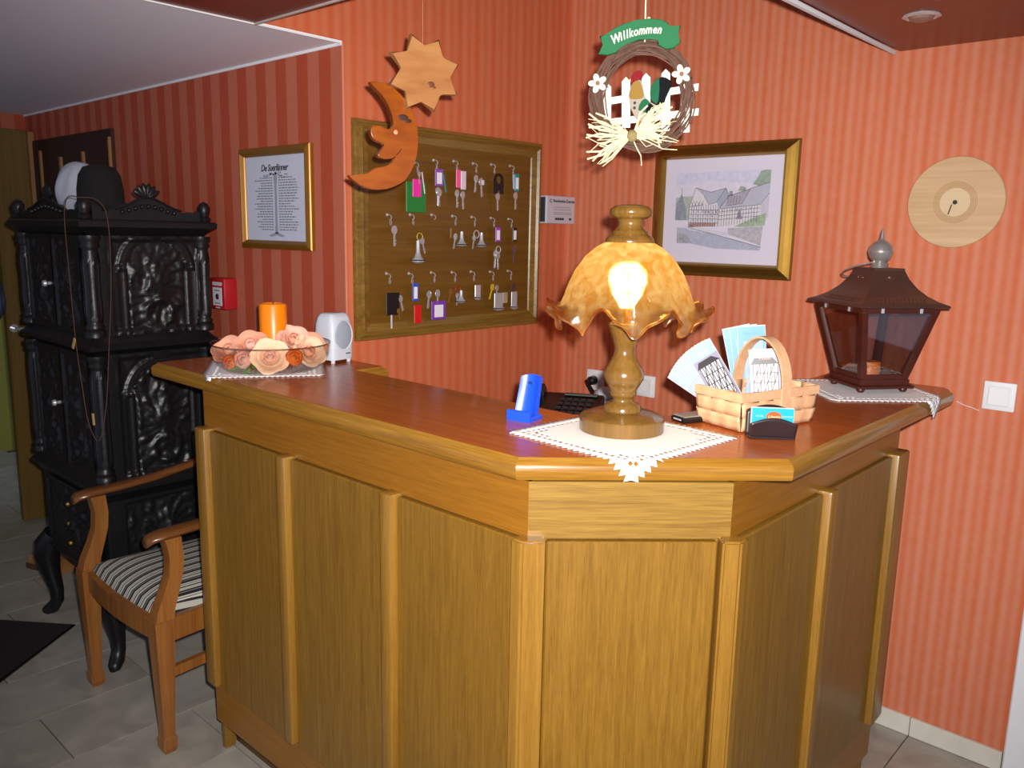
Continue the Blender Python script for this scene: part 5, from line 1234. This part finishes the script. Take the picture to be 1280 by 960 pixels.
# ------------------------------------------------------------------ doormat
dm = thing('doormat', 'dark brown rectangular doormat on the tiled floor', 'mat', Matrix(((-.773, .575, 0, -3.249), (-.634, -.818, 0, 1.067), (0, 0, 1, .0005), (0, 0, 0, 1))))
part(B().box((.60, .40, .005), (1.2, .8, .010), .003), 'pile', plain('mat_pile', '1c1412', 1.0, var=.3, vs_=300, bump=.6), dm)
part(B().box((.60, .40, .002), (1.22, .82, .004), .001), 'rubber_edge', M_black, dm)

# ------------------------------------------------------------------ telephone on its stand behind the counter
ph = thing('phone_stand', 'grey cabinet behind the counter carrying the telephone', 'cabinet', T(-1.55, 1.955, 0, 28.6))
part(B().box((0, 0, .49), (.34, .38, .95), .004), 'body', plain('grey_cabinet', '77706c', .6), ph)
part(B().box((0, -.191, .62), (.32, .006, .36), .002), 'drawer', plain('grey_cabinet2', '827b76', .6), ph)
part(B().box((0, 0, .975), (.36, .40, .022), .003), 'cabinet_top', plain('grey_cabinet2', '827b76', .6), ph)
tp = thing('desk_telephone', 'black desk telephone with rows of keys behind the counter', 'telephone', T(-1.515, 1.885, .9865, 28.6))
prs = Matrix(((0, 0, 1, 0), (1, 0, 0, 0), (0, 1, 0, 0), (0, 0, 0, 1)))
part(B().prism([(-.112, 0), (.112, 0), (.112, .058), (.090, .066), (-.100, .030), (-.112, .022)], -.118, .118, prs, bevel=.003), 'body', M_black, tp, angle=40)
sl_ = math.degrees(math.atan2(.036, .19))
for i in range(5):
    for j in range(4):
        part(B().box((0, 0, 0), (.016, .012, .006), .0015), 'key', plain('key_black', '26262a', .3), tp, M=TR(.0 + .021 * i, -.072 + .034 * j, .044 + .0064 * j - .004) @ RX(sl_))
part(B().box((.05, .078, .066), (.10, .026, .004), .001, None), 'display', plain('display_grey', '55605c', .2), tp)
hs = part(B().box((0, 0, .018), (.044, .20, .022), .008, None, 2), 'handset', M_black, tp, M=TR(-.085, 0, .047) @ RX(sl_))
part(B().box((0, .078, .006), (.050, .050, .026), .008, None, 2).box((0, -.078, .006), (.050, .050, .026), .008, None, 2), 'earpiece', M_black, hs)
nb = solo(B().box((0, 0, .003), (.09, .14, .006), .001), 'notepad', plain('grey_paper', '8e8894', .8), 'grey notepad beside the black telephone', 'notepad', T(-1.675, 1.865, .9865, 30))
gd = thing('webcam', 'small pale grey round device beside the telephone', 'device', T(-1.488, 2.075, .9865, -38))
M_gd = plain('pale_grey_plastic', 'b8bac6', .4)
part(B().lathe([(0, 0), (.030, 0), (.032, .006), (.014, .012), (.010, .022), (0, .022)], 24), 'foot', M_gd, gd)
part(B().sphere((0, 0, .050), (.036, .034, .032), 20, 14), 'shell', M_gd, gd)
part(B().lathe([(0, .004), (.014, .003), (.018, 0), (.020, -.004)], 20, M=TR(0, -.032, .050) @ RX(90)), 'front_ring', plain('device_front', '8e92a0', .4), gd)

# ------------------------------------------------------------------ person at the doorway
def person(px, py, face):
    J = {}; E_ = []; rad = {}
    def v(n, p, r, frm=None):
        J[n] = Vector(p); rad[n] = r
        if frm: E_.append((frm, n))
    v('pelvis', (0, 0, .96), (.155, .105)); v('waist', (.005, 0, 1.10), (.135, .095), 'pelvis'); v('chest', (.0, 0, 1.28), (.160, .110), 'waist'); v('shoulders', (-.01, 0, 1.42), (.125, .085), 'chest')
    v('neck', (0, 0, 1.50), (.055, .055), 'shoulders'); v('jaw', (.015, 0, 1.575), (.065, .072), 'neck'); v('head', (.01, 0, 1.66), (.075, .092), 'jaw'); v('crown', (0, 0, 1.735), (.058, .066), 'head')
    for s_, n in ((1, 'l'), (-1, 'r')):
        v('sh' + n, (-.01, s_ * .185, 1.41), (.062, .062), 'shoulders'); v('el' + n, (-.04, s_ * .250, 1.13), (.045, .048), 'sh' + n); v('wr' + n, (.135, s_ * .165, 1.03), (.033, .029), 'el' + n); v('pa' + n, (.190, s_ * .125, 1.04), (.040, .022), 'wr' + n)
        for k in range(4):
            fz = 1.012 + .020 * k; v('f%d' % k + n, (.222, s_ * .092, fz), (.0095, .0095), 'pa' + n); v('g%d' % k + n, (.226 - .004 * abs(k - 1.5), s_ * .058, fz - .004), (.008, .008), 'f%d' % k + n)
        v('th' + n, (.196, s_ * .115, 1.086), (.010, .010), 'pa' + n); v('ti' + n, (.210, s_ * .086, 1.104), (.009, .009), 'th' + n)
        v('hi' + n, (0, s_ * .090, .88), (.095, .098), 'pelvis'); v('kn' + n, (.012, s_ * .105, .50), (.060, .064), 'hi' + n); v('ca' + n, (-.014, s_ * .108, .33), (.055, .060), 'kn' + n); v('an' + n, (-.02, s_ * .112, .085), (.040, .044), 'ca' + n)
        v('he' + n, (-.045, s_ * .112, .036), (.038, .034), 'an' + n); v('to' + n, (.13, s_ * .124, .030), (.040, .026), 'an' + n)
    names = list(J); me_ = bpy.data.meshes.new('body'); me_.from_pydata([J[n] for n in names], [(names.index(a), names.index(b_)) for a, b_ in E_], [])
    ob = bpy.data.objects.new('body', me_); C.objects.link(ob)
    ob.modifiers.new('k', 'SKIN'); sv = me_.skin_vertices[0].data
    for i, n in enumerate(names): sv[i].radius = rad[n][::-1] if n in ('pelvis', 'waist', 'chest', 'shoulders') and False else rad[n]; sv[i].use_root = (n == 'pelvis')
    sb = ob.modifiers.new('s', 'SUBSURF'); sb.levels = 2; sb.render_levels = 2
    dg = bpy.context.evaluated_depsgraph_get(); dg.update(); m2 = bpy.data.meshes.new_from_object(ob.evaluated_get(dg)); bpy.data.objects.remove(ob)
    t = thing('person', 'person in a blue striped shirt and dark trousers by the doorway', 'person', T(px, py, 0, face))
    for mt in (plain('skin', 'c08a70', .6), striped('shirt_stripes', 1, [(0, '4a5674'), (.5, '323c58')], .018), plain('trousers', '14141a', .8), plain('shoe_leather', '0e0c0c', .4)): m2.materials.append(mt)
    for p_ in m2.polygons:
        c = p_.center; p_.use_smooth = True
        arm = abs(c.y) > .20
        p_.material_index = 3 if c.z < .075 else (0 if (c.z > 1.475 or c.x > .150) else (1 if (c.z > .97 or arm) else 2))
    part(m2, 'body', None, t)
    part(B().sphere((0, 0, 0), (.088, .080, .070), 20, 12), 'hair', plain('dark_hair', '2a1c14', .7), t, M=TR(-.014, 0, 1.735))
    part(B().sphere((0, 0, 0), (.017, .012, .022), 10, 8), 'nose', plain('skin', 'c08a70', .6), t, M=TR(.098, 0, 1.64))
    for s_ in (-1, 1):
        part(B().sphere((0, 0, 0), (.008, .012, .007), 10, 8), 'eye', plain('eye_dark', '1c1a1c', .3), t, M=TR(.090, s_ * .030, 1.665)); part(B().sphere((0, 0, 0), (.014, .010, .028), 10, 8), 'ear', plain('skin', 'c08a70', .6), t, M=TR(.0, s_ * .086, 1.645))
    part(B().sphere((0, 0, 0), (.006, .024, .006), 10, 6), 'mouth', plain('lip', '8a4a44', .6), t, M=TR(.086, 0, 1.592))
    part(B().tube([(.112 * math.cos(a) * 1.0, .150 * math.sin(a), .985) for a in [2 * PI * i / 28 for i in range(28)]], .012, 6, True), 'belt', M_black, t)
person(-4.57, 1.03, -12)
